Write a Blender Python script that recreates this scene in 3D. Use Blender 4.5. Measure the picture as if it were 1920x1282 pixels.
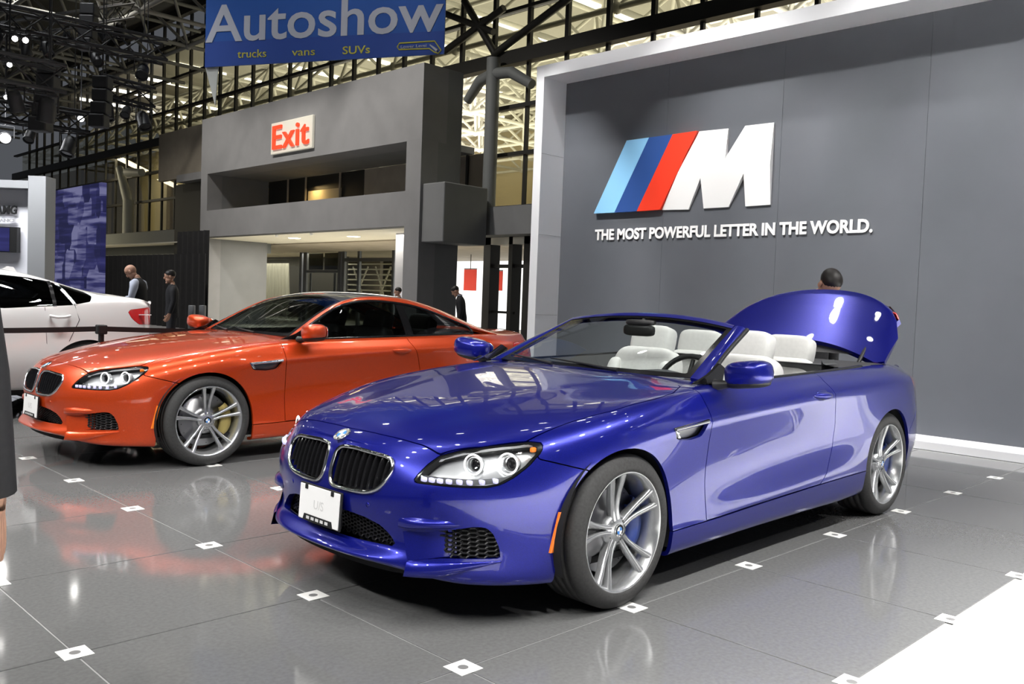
# Motor show stand: blue convertible and orange coupe in front of a grey display wall.
import bpy, bmesh, math, random
import numpy as np
from mathutils import Matrix, Vector
random.seed(7)
PI = math.pi
for _o in list(bpy.data.objects): bpy.data.objects.remove(_o)
SC = bpy.context.scene
COL = SC.collection
# ------------------------------------------------------------------ camera
CAMP = Vector((-2.1315, -2.3267, 1.3395)); YAW, PITCH, ROLL, FPX = 0.7867, 0.0467, 0.0371, 1655.5
def _camera():
    cy, sy, cp, sp = math.cos(YAW), math.sin(YAW), math.cos(PITCH), math.sin(PITCH)
    f = Vector((cy*cp, sy*cp, -sp)); r = Vector((sy, -cy, 0)); u = r.cross(f)
    c, s = math.cos(ROLL), math.sin(ROLL); r2 = c*r+s*u; u2 = -s*r+c*u
    cam = bpy.data.cameras.new('camera'); cam.sensor_width = 36; cam.lens = FPX/1920*36; cam.clip_start = .05; cam.clip_end = 300
    o = bpy.data.objects.new('camera', cam); COL.objects.link(o); SC.camera = o
    M = Matrix((r2, u2, -f)).transposed().to_4x4(); M.translation = CAMP; o.matrix_world = M
    return r2, u2, f
CR, CU, CF = _camera()
def ray(x, y): return CF+CR*((x-960)/FPX)-CU*((y-641)/FPX)
def at_depth(x, y, d): return CAMP+ray(x, y)*d
def on_x(x, y, c): d = ray(x, y); return CAMP+d*((c-CAMP.x)/d.x)
def on_y(x, y, c): d = ray(x, y); return CAMP+d*((c-CAMP.y)/d.y)
# ------------------------------------------------------------------ world, exposure
W = bpy.data.worlds.new('hall_air'); SC.world = W; W.use_nodes = True
W.node_tree.nodes['Background'].inputs[0].default_value = (.62, .66, .74, 1)
W.node_tree.nodes['Background'].inputs[1].default_value = .12
SC.view_settings.view_transform = 'Standard'; SC.view_settings.look = 'None'; SC.view_settings.gamma = 1; SC.view_settings.use_curve_mapping = False
SC.view_settings.exposure = 0.15
# ------------------------------------------------------------------ light makers; the hall fills are added and have no fixture
def area(name, loc, target, sx, sy, power, color=(1, 1, 1), spread=PI):
    l = bpy.data.lights.new(name, 'AREA'); l.shape = 'RECTANGLE'; l.size = sx; l.size_y = sy; l.energy = power; l.color = color; l.spread = spread
    o = bpy.data.objects.new(name, l); COL.objects.link(o); o.location = loc
    d = Vector(target)-Vector(loc); o.rotation_euler = d.to_track_quat('-Z', 'Y').to_euler(); return o
def spot(name, loc, target, power, angle=60, blend=.6, size=.08, color=(1, .98, .95)):
    l = bpy.data.lights.new(name, 'SPOT'); l.energy = power; l.spot_size = math.radians(angle); l.spot_blend = blend; l.shadow_soft_size = size; l.color = color
    o = bpy.data.objects.new(name, l); COL.objects.link(o); o.location = loc
    d = Vector(target)-Vector(loc); o.rotation_euler = d.to_track_quat('-Z', 'Y').to_euler(); return o
for _x, _y in ((7.5, 17.5), (7.5, 23.5), (7.0, 29.5)): spot('hall_fill', (_x, _y, 12.5), (_x+3.5, _y+.5, 3.0), 2900, 110, .8, .35, (1, .95, .88))  # unseen fill spots added to brighten the portal
for _x, _y in ((-3.5, 13.0), (1.5, 13.0), (-1.0, 20.0)): spot('hall_fill', (_x, _y, 9.5), (_x+.8, _y+3, 0), 900, 110, .8, .3, (.95, .97, 1))  # more unseen fill spots added for the dark hall
spot('hall_fill', (-.5, 6.5, 9.8), (5.6, 10.8, 6.2), 900, 46, .8, .3, (.97, .98, 1))  # fill spot added to brighten the hanging banner
# ------------------------------------------------------------------ materials
def mat(name, col, rough=.5, metal=0., coat=0., emit=0., ecol=None, trans=0., ior=1.45, spec=.5, alpha=1.):
    m = bpy.data.materials.new(name); m.use_nodes = True; b = m.node_tree.nodes['Principled BSDF']
    b.inputs['Base Color'].default_value = (*col, 1); b.inputs['Roughness'].default_value = rough; b.inputs['Metallic'].default_value = metal
    b.inputs['Coat Weight'].default_value = coat; b.inputs['Coat Roughness'].default_value = .02; b.inputs['IOR'].default_value = ior
    b.inputs['Specular IOR Level'].default_value = spec
    if emit: b.inputs['Emission Color'].default_value = (*(ecol or col), 1); b.inputs['Emission Strength'].default_value = emit
    if trans: b.inputs['Transmission Weight'].default_value = trans
    if alpha < 1: b.inputs['Alpha'].default_value = alpha
    return m
def noisy(m, scale=60, amt=.12, bump=0., detail=4, stretch=(1, 1, 1)):
    nt = m.node_tree; b = nt.nodes['Principled BSDF']; tc = nt.nodes.new('ShaderNodeTexCoord'); mp = nt.nodes.new('ShaderNodeMapping'); mp.inputs['Scale'].default_value = stretch
    n = nt.nodes.new('ShaderNodeTexNoise'); n.inputs['Scale'].default_value = scale; n.inputs['Detail'].default_value = detail
    nt.links.new(tc.outputs['Object'], mp.inputs[0]); nt.links.new(mp.outputs[0], n.inputs['Vector'])
    c = b.inputs['Base Color'].default_value[:3]; r = nt.nodes.new('ShaderNodeValToRGB'); nt.links.new(n.outputs[0], r.inputs[0])
    r.color_ramp.elements[0].position = .3; r.color_ramp.elements[1].position = .7
    r.color_ramp.elements[0].color = (*[k*(1-amt) for k in c], 1); r.color_ramp.elements[1].color = (*[min(1, k*(1+amt)) for k in c], 1); nt.links.new(r.outputs[0], b.inputs['Base Color'])
    if bump:
        bp = nt.nodes.new('ShaderNodeBump'); bp.inputs['Strength'].default_value = bump; bp.inputs['Distance'].default_value = .01; nt.links.new(n.outputs[0], bp.inputs['Height']); nt.links.new(bp.outputs[0], b.inputs['Normal'])
    return m
def flake(m, amt=.25):     # metallic flakes in the paint
    nt = m.node_tree; b = nt.nodes['Principled BSDF']; tc = nt.nodes.new('ShaderNodeTexCoord'); v = nt.nodes.new('ShaderNodeTexVoronoi'); v.inputs['Scale'].default_value = 900
    nt.links.new(tc.outputs['Object'], v.inputs['Vector']); mx = nt.nodes.new('ShaderNodeMix'); mx.data_type = 'RGBA'
    c = b.inputs['Base Color'].default_value[:3]; mx.inputs[6].default_value = (*[k*(1-amt) for k in c], 1); mx.inputs[7].default_value = (*[min(1, k*(1+amt)) for k in c], 1)
    sp = nt.nodes.new('ShaderNodeSeparateColor'); nt.links.new(v.outputs['Color'], sp.inputs[0]); nt.links.new(sp.outputs[0], mx.inputs[0]); nt.links.new(mx.outputs[2], b.inputs['Base Color']); return m
def glass(name, col, rough=0., refl=1.45):
    m = bpy.data.materials.new(name); m.use_nodes = True; nt = m.node_tree; nt.nodes.clear(); o = nt.nodes.new('ShaderNodeOutputMaterial')
    t = nt.nodes.new('ShaderNodeBsdfTransparent'); t.inputs[0].default_value = (*col, 1); g = nt.nodes.new('ShaderNodeBsdfGlossy'); g.inputs['Roughness'].default_value = rough; g.inputs['Color'].default_value = (1, 1, 1, 1)
    fr = nt.nodes.new('ShaderNodeFresnel'); ge = nt.nodes.new('ShaderNodeNewGeometry'); ma = nt.nodes.new('ShaderNodeMath'); ma.operation = 'MULTIPLY_ADD'; ma.inputs[1].default_value = 1/refl-refl; ma.inputs[2].default_value = refl; nt.links.new(ge.outputs['Backfacing'], ma.inputs[0]); nt.links.new(ma.outputs[0], fr.inputs[0]); x = nt.nodes.new('ShaderNodeMixShader')
    nt.links.new(fr.outputs[0], x.inputs[0]); nt.links.new(t.outputs[0], x.inputs[1]); nt.links.new(g.outputs[0], x.inputs[2]); nt.links.new(x.outputs[0], o.inputs[0]); return m
M = {
 'blue': flake(mat('blue_paint', (.006, .010, .235), .28, .5, 1.0)),
 'orange': flake(mat('orange_paint', (.62, .062, .008), .32, .45, 1.0)),
 'white_paint': mat('white_paint', (.80, .80, .80), .35, 0, 1.0),
 'black': mat('black_plastic', (.012, .012, .013), .45),
 'gloss_black': mat('gloss_black', (.008, .008, .009), .12),
 'dark': mat('dark_inner', (.006, .006, .007), .8),
 'rubber': noisy(mat('tyre_rubber', (.038, .038, .038), .72), 90, .2),
 'chrome': mat('chrome', (.86, .87, .88), .08, 1),
 'alloy': mat('alloy', (.60, .61, .62), .26, .85),
 'alloy_dark': mat('alloy_dark', (.16, .165, .17), .35, 1),
 'disc': mat('brake_disc', (.35, .35, .36), .3, 1),
 'caliper_blue': mat('caliper_blue', (.02, .05, .25), .35),
 'caliper_gold': mat('caliper_gold', (.50, .40, .14), .35, .3),
 'white_leather': noisy(mat('white_leather', (.72, .72, .70), .5), 40, .04),
 'black_leather': noisy(mat('black_leather', (.02, .02, .021), .5), 40, .2),
 'grey_trim': mat('grey_trim', (.07, .072, .075), .6),
 'soft_top': noisy(mat('soft_top_cloth', (.05, .05, .054), .9), 300, .3),
 'carbon': mat('carbon_roof', (.035, .037, .04), .28, .2, 1.0),
 'glass': glass('car_glass', (.82, .86, .85), 0, 1.5),
 'dark_glass': glass('tinted_glass', (.30, .33, .33), 0, 1.5),
 'privacy': glass('privacy_glass', (.05, .055, .06), 0, 1.5),
 'lamp_glass': glass('lamp_glass', (.96, .97, .98), 0, 1.4),
 'lamp_inner': mat('lamp_reflector', (.70, .71, .72), .22, .55),
 'ring': mat('corona_ring', (1, 1, 1), .4, emit=1.8, ecol=(1, .99, .96)),
 'led': mat('led_strip', (.50, .48, .80), .3, emit=.45, ecol=(.7, .7, 1)),
 'amber': mat('amber_lens', (.85, .20, .02), .25),
 'red_lens': mat('red_lens', (.60, .012, .012), .15, 0, 1.0),
 'plate': mat('plate_white', (.88, .88, .88), .4),
 'white': mat('emblem_white', (.9, .9, .9), .3),
 'emblem_blue': mat('emblem_blue', (.05, .22, .62), .3),
 'faint': mat('faint_print', (.62, .62, .62), .5),
}
# ------------------------------------------------------------------ object helpers
def link(name, me, m=None, parent=None, loc=None, rot=None):
    o = bpy.data.objects.new(name, me); COL.objects.link(o)
    if parent is not None: o.parent = parent
    if loc is not None: o.location = loc
    if rot is not None: o.rotation_euler = rot
    if m is not None and me is not None:
        if not me.materials: me.materials.append(None)
        o.material_slots[0].link = 'OBJECT'; o.material_slots[0].material = M[m] if isinstance(m, str) else m
    return o
def tag(o, label=None, cat=None, group=None, kind=None):
    if label: o['label'] = label
    if cat: o['category'] = cat
    if group: o['group'] = group
    if kind: o['kind'] = kind
    return o
def empty(name, loc=(0, 0, 0), rz=0., parent=None):
    o = bpy.data.objects.new(name, None); COL.objects.link(o); o.location = loc; o.rotation_euler = (0, 0, rz); o.empty_display_size = .1
    if parent is not None: o.parent = parent
    return o
class MB:      # collects simple shapes into one mesh
    def __init__(s): s.v = []; s.f = []; s.sm = []
    def add(s, V, F, smooth=False):
        k = len(s.v); s.v += [tuple(p) for p in V]; s.f += [tuple(i+k for i in f) for f in F]; s.sm += [smooth]*len(F); return s
    def box(s, x0, x1, y0, y1, z0, z1):
        V = [(x, y, z) for x in (x0, x1) for y in (y0, y1) for z in (z0, z1)]
        return s.add(V, [(0, 1, 3, 2), (4, 6, 7, 5), (0, 4, 5, 1), (2, 3, 7, 6), (0, 2, 6, 4), (1, 5, 7, 3)])
    def bev(s, x0, x1, y0, y1, z0, z1, b):    # box with chamfered vertical + horizontal edges
        bm = bmesh.new(); bmesh.ops.create_cube(bm, size=1)
        for v in bm.verts: v.co = Vector(((x0+x1)/2+v.co.x*(x1-x0), (y0+y1)/2+v.co.y*(y1-y0), (z0+z1)/2+v.co.z*(z1-z0)))
        bmesh.ops.bevel(bm, geom=bm.edges[:], offset=b, segments=2, affect='EDGES', profile=.5)
        bm.verts.index_update(); s.add([v.co for v in bm.verts], [[v.index for v in f.verts] for f in bm.faces]); bm.free(); return s
    def prism(s, poly, axis, a, b):           # 2D polygon extruded along an axis
        n = len(poly)
        def P(q, t): return (t, q[0], q[1]) if axis == 'x' else ((q[0], t, q[1]) if axis == 'y' else (q[0], q[1], t))
        V = [P(q, a) for q in poly]+[P(q, b) for q in poly]
        return s.add(V, [tuple(range(n)), tuple(range(2*n-1, n-1, -1))]+[(i, i+n, (i+1) % n+n, (i+1) % n) for i in range(n)])
    def tube(s, pts, r, n=8, closed=False, caps=True):
        pts = [Vector(p) for p in pts]; m = len(pts); V = []; F = []; up = Vector((0, 0, 1)); prev = None
        for i, p in enumerate(pts):
            a = pts[(i-1) % m] if (closed or i > 0) else p; b = pts[(i+1) % m] if (closed or i < m-1) else p
            t = (b-a).normalized() if (b-a).length > 1e-9 else Vector((1, 0, 0))
            if prev is None:
                x = t.cross(up)
                if x.length < 1e-3: x = t.cross(Vector((1, 0, 0)))
            else: x = prev-t*prev.dot(t)
            x.normalize(); prev = x; y = t.cross(x); rr = r[i] if isinstance(r, (list, tuple)) else r
            for k in range(n): a_ = 2*PI*k/n; V.append(p+x*(rr*math.cos(a_))+y*(rr*math.sin(a_)))
        for i in range(m if closed else m-1):
            j = (i+1) % m
            for k in range(n): F.append((i*n+k, i*n+(k+1) % n, j*n+(k+1) % n, j*n+k))
        s.add(V, F, True)
        if caps and not closed: s.add(V[:n], [tuple(range(n-1, -1, -1))]); s.add(V[-n:], [tuple(range(n))])
        return s
    def lathe(s, prof, axis='z', n=48, c=(0, 0, 0), closed=False):   # prof: (radius, height)
        V = []; F = []; m = len(prof)
        for k in range(n):
            a = 2*PI*k/n
            for r, h in prof:
                q = (r*math.cos(a), r*math.sin(a), h) if axis == 'z' else ((r*math.cos(a), h, r*math.sin(a)) if axis == 'y' else (h, r*math.cos(a), r*math.sin(a)))
                V.append((q[0]+c[0], q[1]+c[1], q[2]+c[2]))
        for k in range(n):
            k2 = (k+1) % n
            for i in range(m-1): F.append((k*m+i, k2*m+i, k2*m+i+1, k*m+i+1))
            if closed: F.append((k*m+m-1, k2*m+m-1, k2*m, k*m))
        return s.add(V, F, True)
    def sq(s, c, size, e1=.4, e2=.4, rot=None, nu=14, nv=24):      # superellipsoid: padded cushions and rounded housings
        V = []; F = []; R = Matrix.Identity(3) if rot is None else rot
        f = lambda t, e: math.copysign(abs(t)**e, t)
        for i in range(nu+1):
            p = -PI/2+PI*i/nu
            for j in range(nv):
                q = 2*PI*j/nv; v = Vector((size[0]/2*f(math.cos(p), e1)*f(math.cos(q), e2), size[1]/2*f(math.cos(p), e1)*f(math.sin(q), e2), size[2]/2*f(math.sin(p), e1)))
                V.append(R @ v+Vector(c))
        for i in range(nu):
            for j in range(nv): F.append((i*nv+j, i*nv+(j+1) % nv, (i+1)*nv+(j+1) % nv, (i+1)*nv+j))
        return s.add(V, F, True)
    def grid(s, G, smooth=True, flip=False):
        nu, nv = len(G), len(G[0]); V = [p for r in G for p in r]
        F = [(i*nv+j, (i+1)*nv+j, (i+1)*nv+j+1, i*nv+j+1) for i in range(nu-1) for j in range(nv-1)]
        return s.add(V, [f[::-1] for f in F] if flip else F, smooth)
    def mesh(s, name, fix=True):
        me = bpy.data.meshes.new(name); me.from_pydata([tuple(v) for v in s.v], [], s.f); me.update()
        if fix:
            bm = bmesh.new(); bm.from_mesh(me); bmesh.ops.recalc_face_normals(bm, faces=bm.faces[:]); bm.to_mesh(me); bm.free()
        me.polygons.foreach_set('use_smooth', s.sm); me.update(); return me
    def build(s, name, m, parent=None, **k): return link(name, s.mesh(name), m, parent, **k)
def mirror_mesh(me, name=None):
    r = me.copy(); r.name = name or me.name
    co = np.empty(len(r.vertices)*3); r.vertices.foreach_get('co', co); co[1::3] *= -1; r.vertices.foreach_set('co', co); r.flip_normals(); r.update(); return r
FONT_CACHE = {}
def text_mesh(txt, size=1., depth=.01, bold=0., align='LEFT', spacing=1., shear=0., sx=1.):
    c = bpy.data.curves.new('lettering', 'FONT'); c.body = txt; c.size = size; c.extrude = depth/2; c.offset = bold; c.align_x = align; c.space_character = spacing; c.shear = shear; c.resolution_u = 4
    o = bpy.data.objects.new('lettering', c); COL.objects.link(o); dg = bpy.context.evaluated_depsgraph_get(); me = bpy.data.meshes.new_from_object(o.evaluated_get(dg))
    bpy.data.objects.remove(o); bpy.data.curves.remove(c); me.materials.clear()
    if sx != 1.:
        for v in me.vertices: v.co.x *= sx
    return me
def islands(me):
    bm = bmesh.new(); bm.from_mesh(me); bm.verts.ensure_lookup_table(); bmesh.ops.remove_doubles(bm, verts=bm.verts[:], dist=1e-5); bm.verts.index_update(); bm.verts.ensure_lookup_table(); seen = set(); out = []
    for v in bm.verts:
        if v.index in seen: continue
        st = [v]; comp = set()
        while st:
            a = st.pop()
            if a.index in comp: continue
            comp.add(a.index)
            for e in a.link_edges: st.append(e.other_vert(a))
        seen |= comp; idx = sorted(comp); mp = {k: i for i, k in enumerate(idx)}
        fs = [[mp[w.index] for w in f.verts] for f in bm.faces if f.verts[0].index in comp]
        out.append(([bm.verts[k].co.copy() for k in idx], fs))
    bm.free(); out.sort(key=lambda t: min(p.x for p in t[0])); return out
# ================================================================== the coupe / convertible body
# Body surface: feature lines (sill, creases, belt, hood edge) run round the plan outline; ribs between them are smoothed.
# Car frame: x forward from the front axle, y to the car's left, z up, metres.
def pchip(xk,yk,x):
    xk=np.asarray(xk,float);yk=np.asarray(yk,float);h=np.diff(xk);d=np.diff(yk)/h
    m=np.zeros_like(yk);m[0]=d[0];m[-1]=d[-1]
    for i in range(1,len(xk)-1):
        if d[i-1]*d[i]>0:
            w1=2*h[i]+h[i-1];w2=h[i]+2*h[i-1];m[i]=(w1+w2)/(w1/d[i-1]+w2/d[i])
    x=np.asarray(x,float);i=np.clip(np.searchsorted(xk,x)-1,0,len(xk)-2)
    t=np.clip((x-xk[i])/h[i],0,1)
    return (yk[i]*(1+2*t)*(1-t)**2+h[i]*m[i]*t*(1-t)**2+yk[i+1]*t*t*(3-2*t)+h[i]*m[i+1]*t*t*(t-1))
def gsm(a,sig,axis=0,pad='reflect'):
    # gaussian smoothing, sig in samples; odd-reflect ends keep end points
    if sig<=0: return a
    n=int(3*sig)+1;k=np.exp(-.5*(np.arange(-n,n+1)/sig)**2);k/=k.sum()
    a=np.moveaxis(np.asarray(a,float),axis,0);n=min(n,len(a)-1);k=k[len(k)//2-n:len(k)//2+n+1];k=k/k.sum()
    A=np.concatenate([2*a[:1]-a[n:0:-1],a,2*a[-1:]-a[-2:-n-2:-1]],0)
    o=sum(k[i]*A[i:i+len(a)] for i in range(2*n+1))
    return np.moveaxis(o,0,axis)
# ---------------------------------------------------------------- plan outline of the big coupe
OUT=[(.955,0),(.951,.15),(.938,.3),(.908,.45),(.857,.568),(.787,.666),(.692,.748),(.56,.818),(.40,.872),(.2,.912),(0,.935),(-.3,.943),(-.7,.940),(-1.2,.932),(-1.7,.932),(-2.2,.941),(-2.6,.949),(-2.85,.9495),(-3.1,.942),(-3.35,.915),(-3.55,.862),(-3.70,.785),(-3.81,.685),(-3.88,.56),(-3.92,.38),(-3.938,.2),(-3.943,0)]
o=np.array(OUT);o=np.concatenate([o[3:0:-1]*[1,-1],o,o[-2:-5:-1]*[1,-1]])
c=np.concatenate([[0],np.cumsum(np.hypot(*np.diff(o,axis=0).T))]);c-=c[3]
uu=np.linspace(c[0],c[-1],1600)
bx=gsm(pchip(c,o[:,0],uu),22);by=gsm(pchip(c,o[:,1],uu),22)
UMAX=c[-4]
def Bx(u): return np.interp(u,uu,bx)
def By(u): return np.interp(u,uu,by)
us=np.linspace(0,UMAX,3001);xs_=Bx(us);ys_=By(us);imax=int(np.argmin(np.abs(xs_+1)))
def N(y): i=int(np.argmin(np.abs(ys_[:900]-y)));return us[i]
def S(x): return float(np.interp(-x,-xs_,us))
def R(y):
    k=len(us)-700;i=k+int(np.argmin(np.abs(ys_[k:]-y)));return us[i]
# feature loops: key -> (inset, z)
LEV=[
 # 0 underside turn-in
 {N(0):(.09,.215),N(.5):(.09,.215),N(.62):(.08,.19),S(.4):(.09,.165),S(0):(.09,.155),S(-.6):(.11,.165),S(-2.2):(.11,.165),S(-3.2):(.10,.21),S(-3.5):(.12,.22),R(.5):(.10,.23),R(0):(.10,.23)},
 # 1 bottom edge
 {N(0):(-.026,.252),N(.3):(-.024,.252),N(.46):(-.002,.250),N(.55):(.006,.225),N(.66):(.012,.205),S(.5):(.012,.185),S(.4):(.016,.178),S(0):(.03,.165),S(-.4):(.025,.175),S(-.8):(.018,.180),S(-2.2):(.018,.185),S(-2.6):(.03,.20),S(-3.2):(.035,.22),S(-3.5):(.055,.23),R(.5):(.04,.24),R(0):(.03,.24)},
 # 2 lip top / sill crease
 {N(0):(-.030,.276),N(.3):(-.027,.277),N(.5):(.004,.283),N(.66):(.010,.275),S(.5):(.008,.27),S(.3):(.006,.28),S(0):(.012,.30),S(-.4):(.012,.290),S(-.8):(.008,.297),S(-2.2):(.004,.335),S(-2.6):(.012,.34),S(-3.2):(.020,.34),S(-3.5):(.035,.34),R(.5):(.02,.36),R(0):(.015,.36)},
 # 3
 {N(0):(.030,.318),N(.36):(.032,.320),N(.5):(.026,.34),N(.66):(.020,.345),S(.5):(.006,.35),S(.2):(.005,.39),S(0):(.008,.41),S(-.4):(.018,.335),S(-.8):(.004,.335),S(-1.5):(.0,.36),S(-2.2):(.0,.405),S(-2.6):(.004,.43),S(-3.2):(.006,.43),S(-3.5):(.010,.43),R(.5):(.0,.44),R(0):(.0,.44)},
 # 4
 {N(0):(.004,.44),N(.5):(.020,.44),N(.66):(.012,.45),S(.5):(.002,.48),S(.2):(.0,.53),S(0):(.0,.56),S(-.35):(.024,.52),S(-.8):(.033,.54),S(-1.5):(.034,.56),S(-2.1):(.024,.58),S(-2.5):(.002,.60),S(-2.85):(-.001,.60),S(-3.2):(.004,.58),S(-3.5):(.002,.55),R(.5):(.0,.53),R(0):(.0,.53)},
 # 5 bumper top / headlamp bottom / character line
 {N(0):(.014,.51),N(.3):(.016,.52),N(.5):(.016,.555),N(.65):(.014,.575),S(.6):(.012,.595),S(.4):(.008,.62),S(.2):(.0,.67),S(0):(-.004,.72),S(-.3):(.000,.765),S(-.67):(.003,.79),S(-1.2):(.001,.82),S(-1.8):(.000,.85),S(-2.4):(.000,.87),S(-2.85):(.002,.885),S(-3.2):(.016,.885),S(-3.5):(.035,.86),R(.6):(.03,.84),R(0):(.025,.82)},
 # 6
 {N(0):(.050,.655),N(.2):(.048,.650),N(.4):(.055,.645),N(.55):(.068,.652),N(.66):(.064,.672),S(.6):(.056,.693),S(.4):(.032,.725),S(.2):(.018,.765),S(0):(.016,.808),S(-.3):(.030,.852),S(-.7):(.047,.888),S(-1.2):(.048,.910),S(-1.8):(.050,.930),S(-2.4):(.050,.945),S(-2.85):(.050,.955),S(-3.2):(.072,.945),S(-3.5):(.095,.920),R(.6):(.08,.91),R(0):(.06,.93)},
 # 7 hood edge / belt
 {N(0):(.085,.703),N(.2):(.085,.700),N(.4):(.100,.702),N(.55):(.115,.714),N(.66):(.120,.735),S(.6):(.118,.758),S(.4):(.105,.797),S(.2):(.092,.836),S(0):(.085,.871),S(-.3):(.085,.910),S(-.7):(.088,.944),S(-1.2):(.088,.955),S(-1.8):(.090,.968),S(-2.4):(.105,.985),S(-2.85):(.135,.998),S(-3.2):(.16,.992),S(-3.5):(.175,.978),R(.6):(.11,.985),R(.3):(.03,.995),R(0):(.02,1.0)},
]
ZC=[(.90,.700),(.87,.712),(.82,.735),(.7,.778),(.5,.826),(.2,.876),(-.1,.919),(-.4,.951),(-.75,.976),(-1.1,.985)]
ZC.sort()
def zc(x): return pchip([a for a,b in ZC],[b for a,b in ZC],x)
NU=330
def grid(nu=NU,per=6,ntop=26,topx=-.95,rear=True):
    # denser in u everywhere ~ 18 mm
    U=np.linspace(0,UMAX,nu)
    X=Bx(U);Y=By(U);e=1e-3
    tx=Bx(U+e)-Bx(U-e);ty=By(U+e)-By(U-e);l=np.hypot(tx,ty);nx,ny=-ty/l,tx/l   # inward normal
    s=np.sign(nx*(-1-X)+ny*(-Y));nx*=s;ny*=s
    P=[]
    for L in LEV:
        k=sorted(L);ins=pchip(k,[L[a][0] for a in k],U);z=pchip(k,[L[a][1] for a in k],U)
        # even symmetry at both ends for smoothing
        f=lambda a:gsm(np.concatenate([a[40:0:-1],a,a[-2:-42:-1]]),5.0)[40:-40]
        ins=f(ins);z=f(z)
        P.append(np.stack([X+nx*ins,Y+ny*ins,z],-1))
    P=np.stack(P,1)  # nu,8,3
    P[0,:,1]=0;P[-1,:,1]=0
    # top rib points
    n7=P[:,7]
    tops=[]
    ifront=U<S(topx)
    for i in range(nu):
        x7,y7,z7=n7[i]
        if U[i]<=S(topx)+.05:
            cx=np.interp(x7,[topx-.3,topx,0,.5,.75,.87],[topx+.05,topx+.2,.10,.60,.81,.87])
            w=np.linspace(0,1,ntop)[1:];q=1-w
            x=x7+(cx-x7)*(1-q**2);y=y7*q
            zz=z7+(zc(x)-z7)*(1-q**2.2)
            # power dome
            yr=np.interp(x,[-.9,.0,.6,.9],[.60,.44,.27,.16]);am=np.interp(x,[-1,-.75,-.4,.5,.85],[0,.004,.010,.011,0])
            zz=zz+am/(1+np.exp((y-yr)/.014))
        else:
            cx=np.interp(-x7,[2.0,2.9,3.3,3.6,3.9],[-2.4,-3.15,-3.5,-3.72,-3.92])
            zcr=np.interp(cx,[-3.93,-3.85,-3.7,-3.4,-3.0,-2.4],[1.0,1.012,1.016,1.03,1.05,1.08])
            w=np.linspace(0,1,ntop)[1:];q=1-w
            x=x7+(cx-x7)*(1-q**2);y=y7*q
            zz=z7+(zcr-z7)*(1-q**2.4)
        tops.append(np.stack([x,y,zz],-1))
    tops=np.array(tops)
    # side dense sampling of levels (catmull in index space)
    nl=P.shape[1];v=np.linspace(0,nl-1,(nl-1)*per+1)
    side=np.zeros((nu,len(v),3))
    for d in range(3):
        A=np.concatenate([2*P[:,:1,d]-P[:,1:2,d],P[:,:,d],tops[:,2:3,d]],1)
        i=np.minimum(v.astype(int),nl-2);t=v-i
        p0,p1,p2,p3=A[:,i],A[:,i+1],A[:,i+2],A[:,i+3]
        side[:,:,d]=p1+.5*t*(p2-p0+t*(2*p0-5*p1+4*p2-p3+t*(3*(p1-p2)+p3-p0)))
    full=np.concatenate([side,tops],1)
    # soften ribs a little, keep bottom & centre
    sm=gsm(full,1.6,axis=1)
    # keep a crisp character line / sill crease: blend
    j=np.arange(full.shape[1]);keep=np.exp(-.5*((j-5*per)/1.1)**2)*1.0+np.exp(-.5*((j-2*per)/1.2)**2)*.5
    kk=np.where((U[:,None]>S(-.2))&(U[:,None]<S(-3.3)),1.,0.);kk=gsm(kk,8)
    b=(keep[None]*kk)[...,None]
    full=sm*(1-b)+full*b
    cusp=.012*np.exp(-np.abs(j-5*per)/1.9)+.006*np.exp(-np.abs(j-2*per)/2.0)
    full=full+np.stack([nx*-1,ny*-1,0*nx],-1)[:,None,:]*(cusp[None]*kk)[...,None]
    full[0,:,1]=0;full[-1,:,1]=0
    nside=side.shape[1]
    return U,full,nside
def normals(G):
    du=np.gradient(G,axis=0);dv=np.gradient(G,axis=1)
    n=np.cross(du,dv);l=np.linalg.norm(n,axis=-1,keepdims=True);n=n/np.maximum(l,1e-12)
    return n
class PM:
    def __init__(s, V, N, F): s.V = np.asarray(V, float); s.N = np.asarray(N, float); s.F = F
def clip(pm, f):                # keep the part of the surface where f <= 0, cutting faces cleanly
    f = f(pm.V) if callable(f) else f
    ins = f <= 0; V = list(pm.V); N = list(pm.N); F = []; cache = {}
    for fc in pm.F:
        k = [ins[i] for i in fc]
        if all(k): F.append(fc); continue
        if not any(k): continue
        out = []
        for a, b in zip(fc, fc[1:]+fc[:1]):
            if ins[a]: out.append(a)
            if ins[a] != ins[b]:
                e = (a, b) if a < b else (b, a)
                if e not in cache:
                    t = f[e[0]]/(f[e[0]]-f[e[1]]); cache[e] = len(V)
                    V.append(V[e[0]]+(V[e[1]]-V[e[0]])*t); n = N[e[0]]+(N[e[1]]-N[e[0]])*t; N.append(n/np.linalg.norm(n))
                if not out or out[-1] != cache[e]: out.append(cache[e])
        if len(out) > 2: F.append(tuple(out))
    return compact(PM(V, N, F))
def compact(pm):
    used = sorted({i for f in pm.F for i in f}); mp = {k: i for i, k in enumerate(used)}
    if not used: return PM(np.zeros((0, 3)), np.zeros((0, 3)), [])
    return PM(pm.V[used], pm.N[used], [tuple(mp[i] for i in f) for f in pm.F])
def both(pm):                   # left half + mirrored right half, welded on the centre line
    n = len(pm.V); mp = []; V = list(pm.V); N = list(pm.N)
    for i in range(n):
        v = pm.V[i]
        if abs(v[1]) < 1e-5: mp.append(i)
        else: mp.append(len(V)); V.append(v*[1, -1, 1]); N.append(pm.N[i]*[1, -1, 1])
    return PM(V, N, pm.F+[tuple(mp[i] for i in f[::-1]) for f in pm.F])
def mirrored(pm): return PM(pm.V*[1, -1, 1], pm.N*[1, -1, 1], [f[::-1] for f in pm.F])
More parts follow.
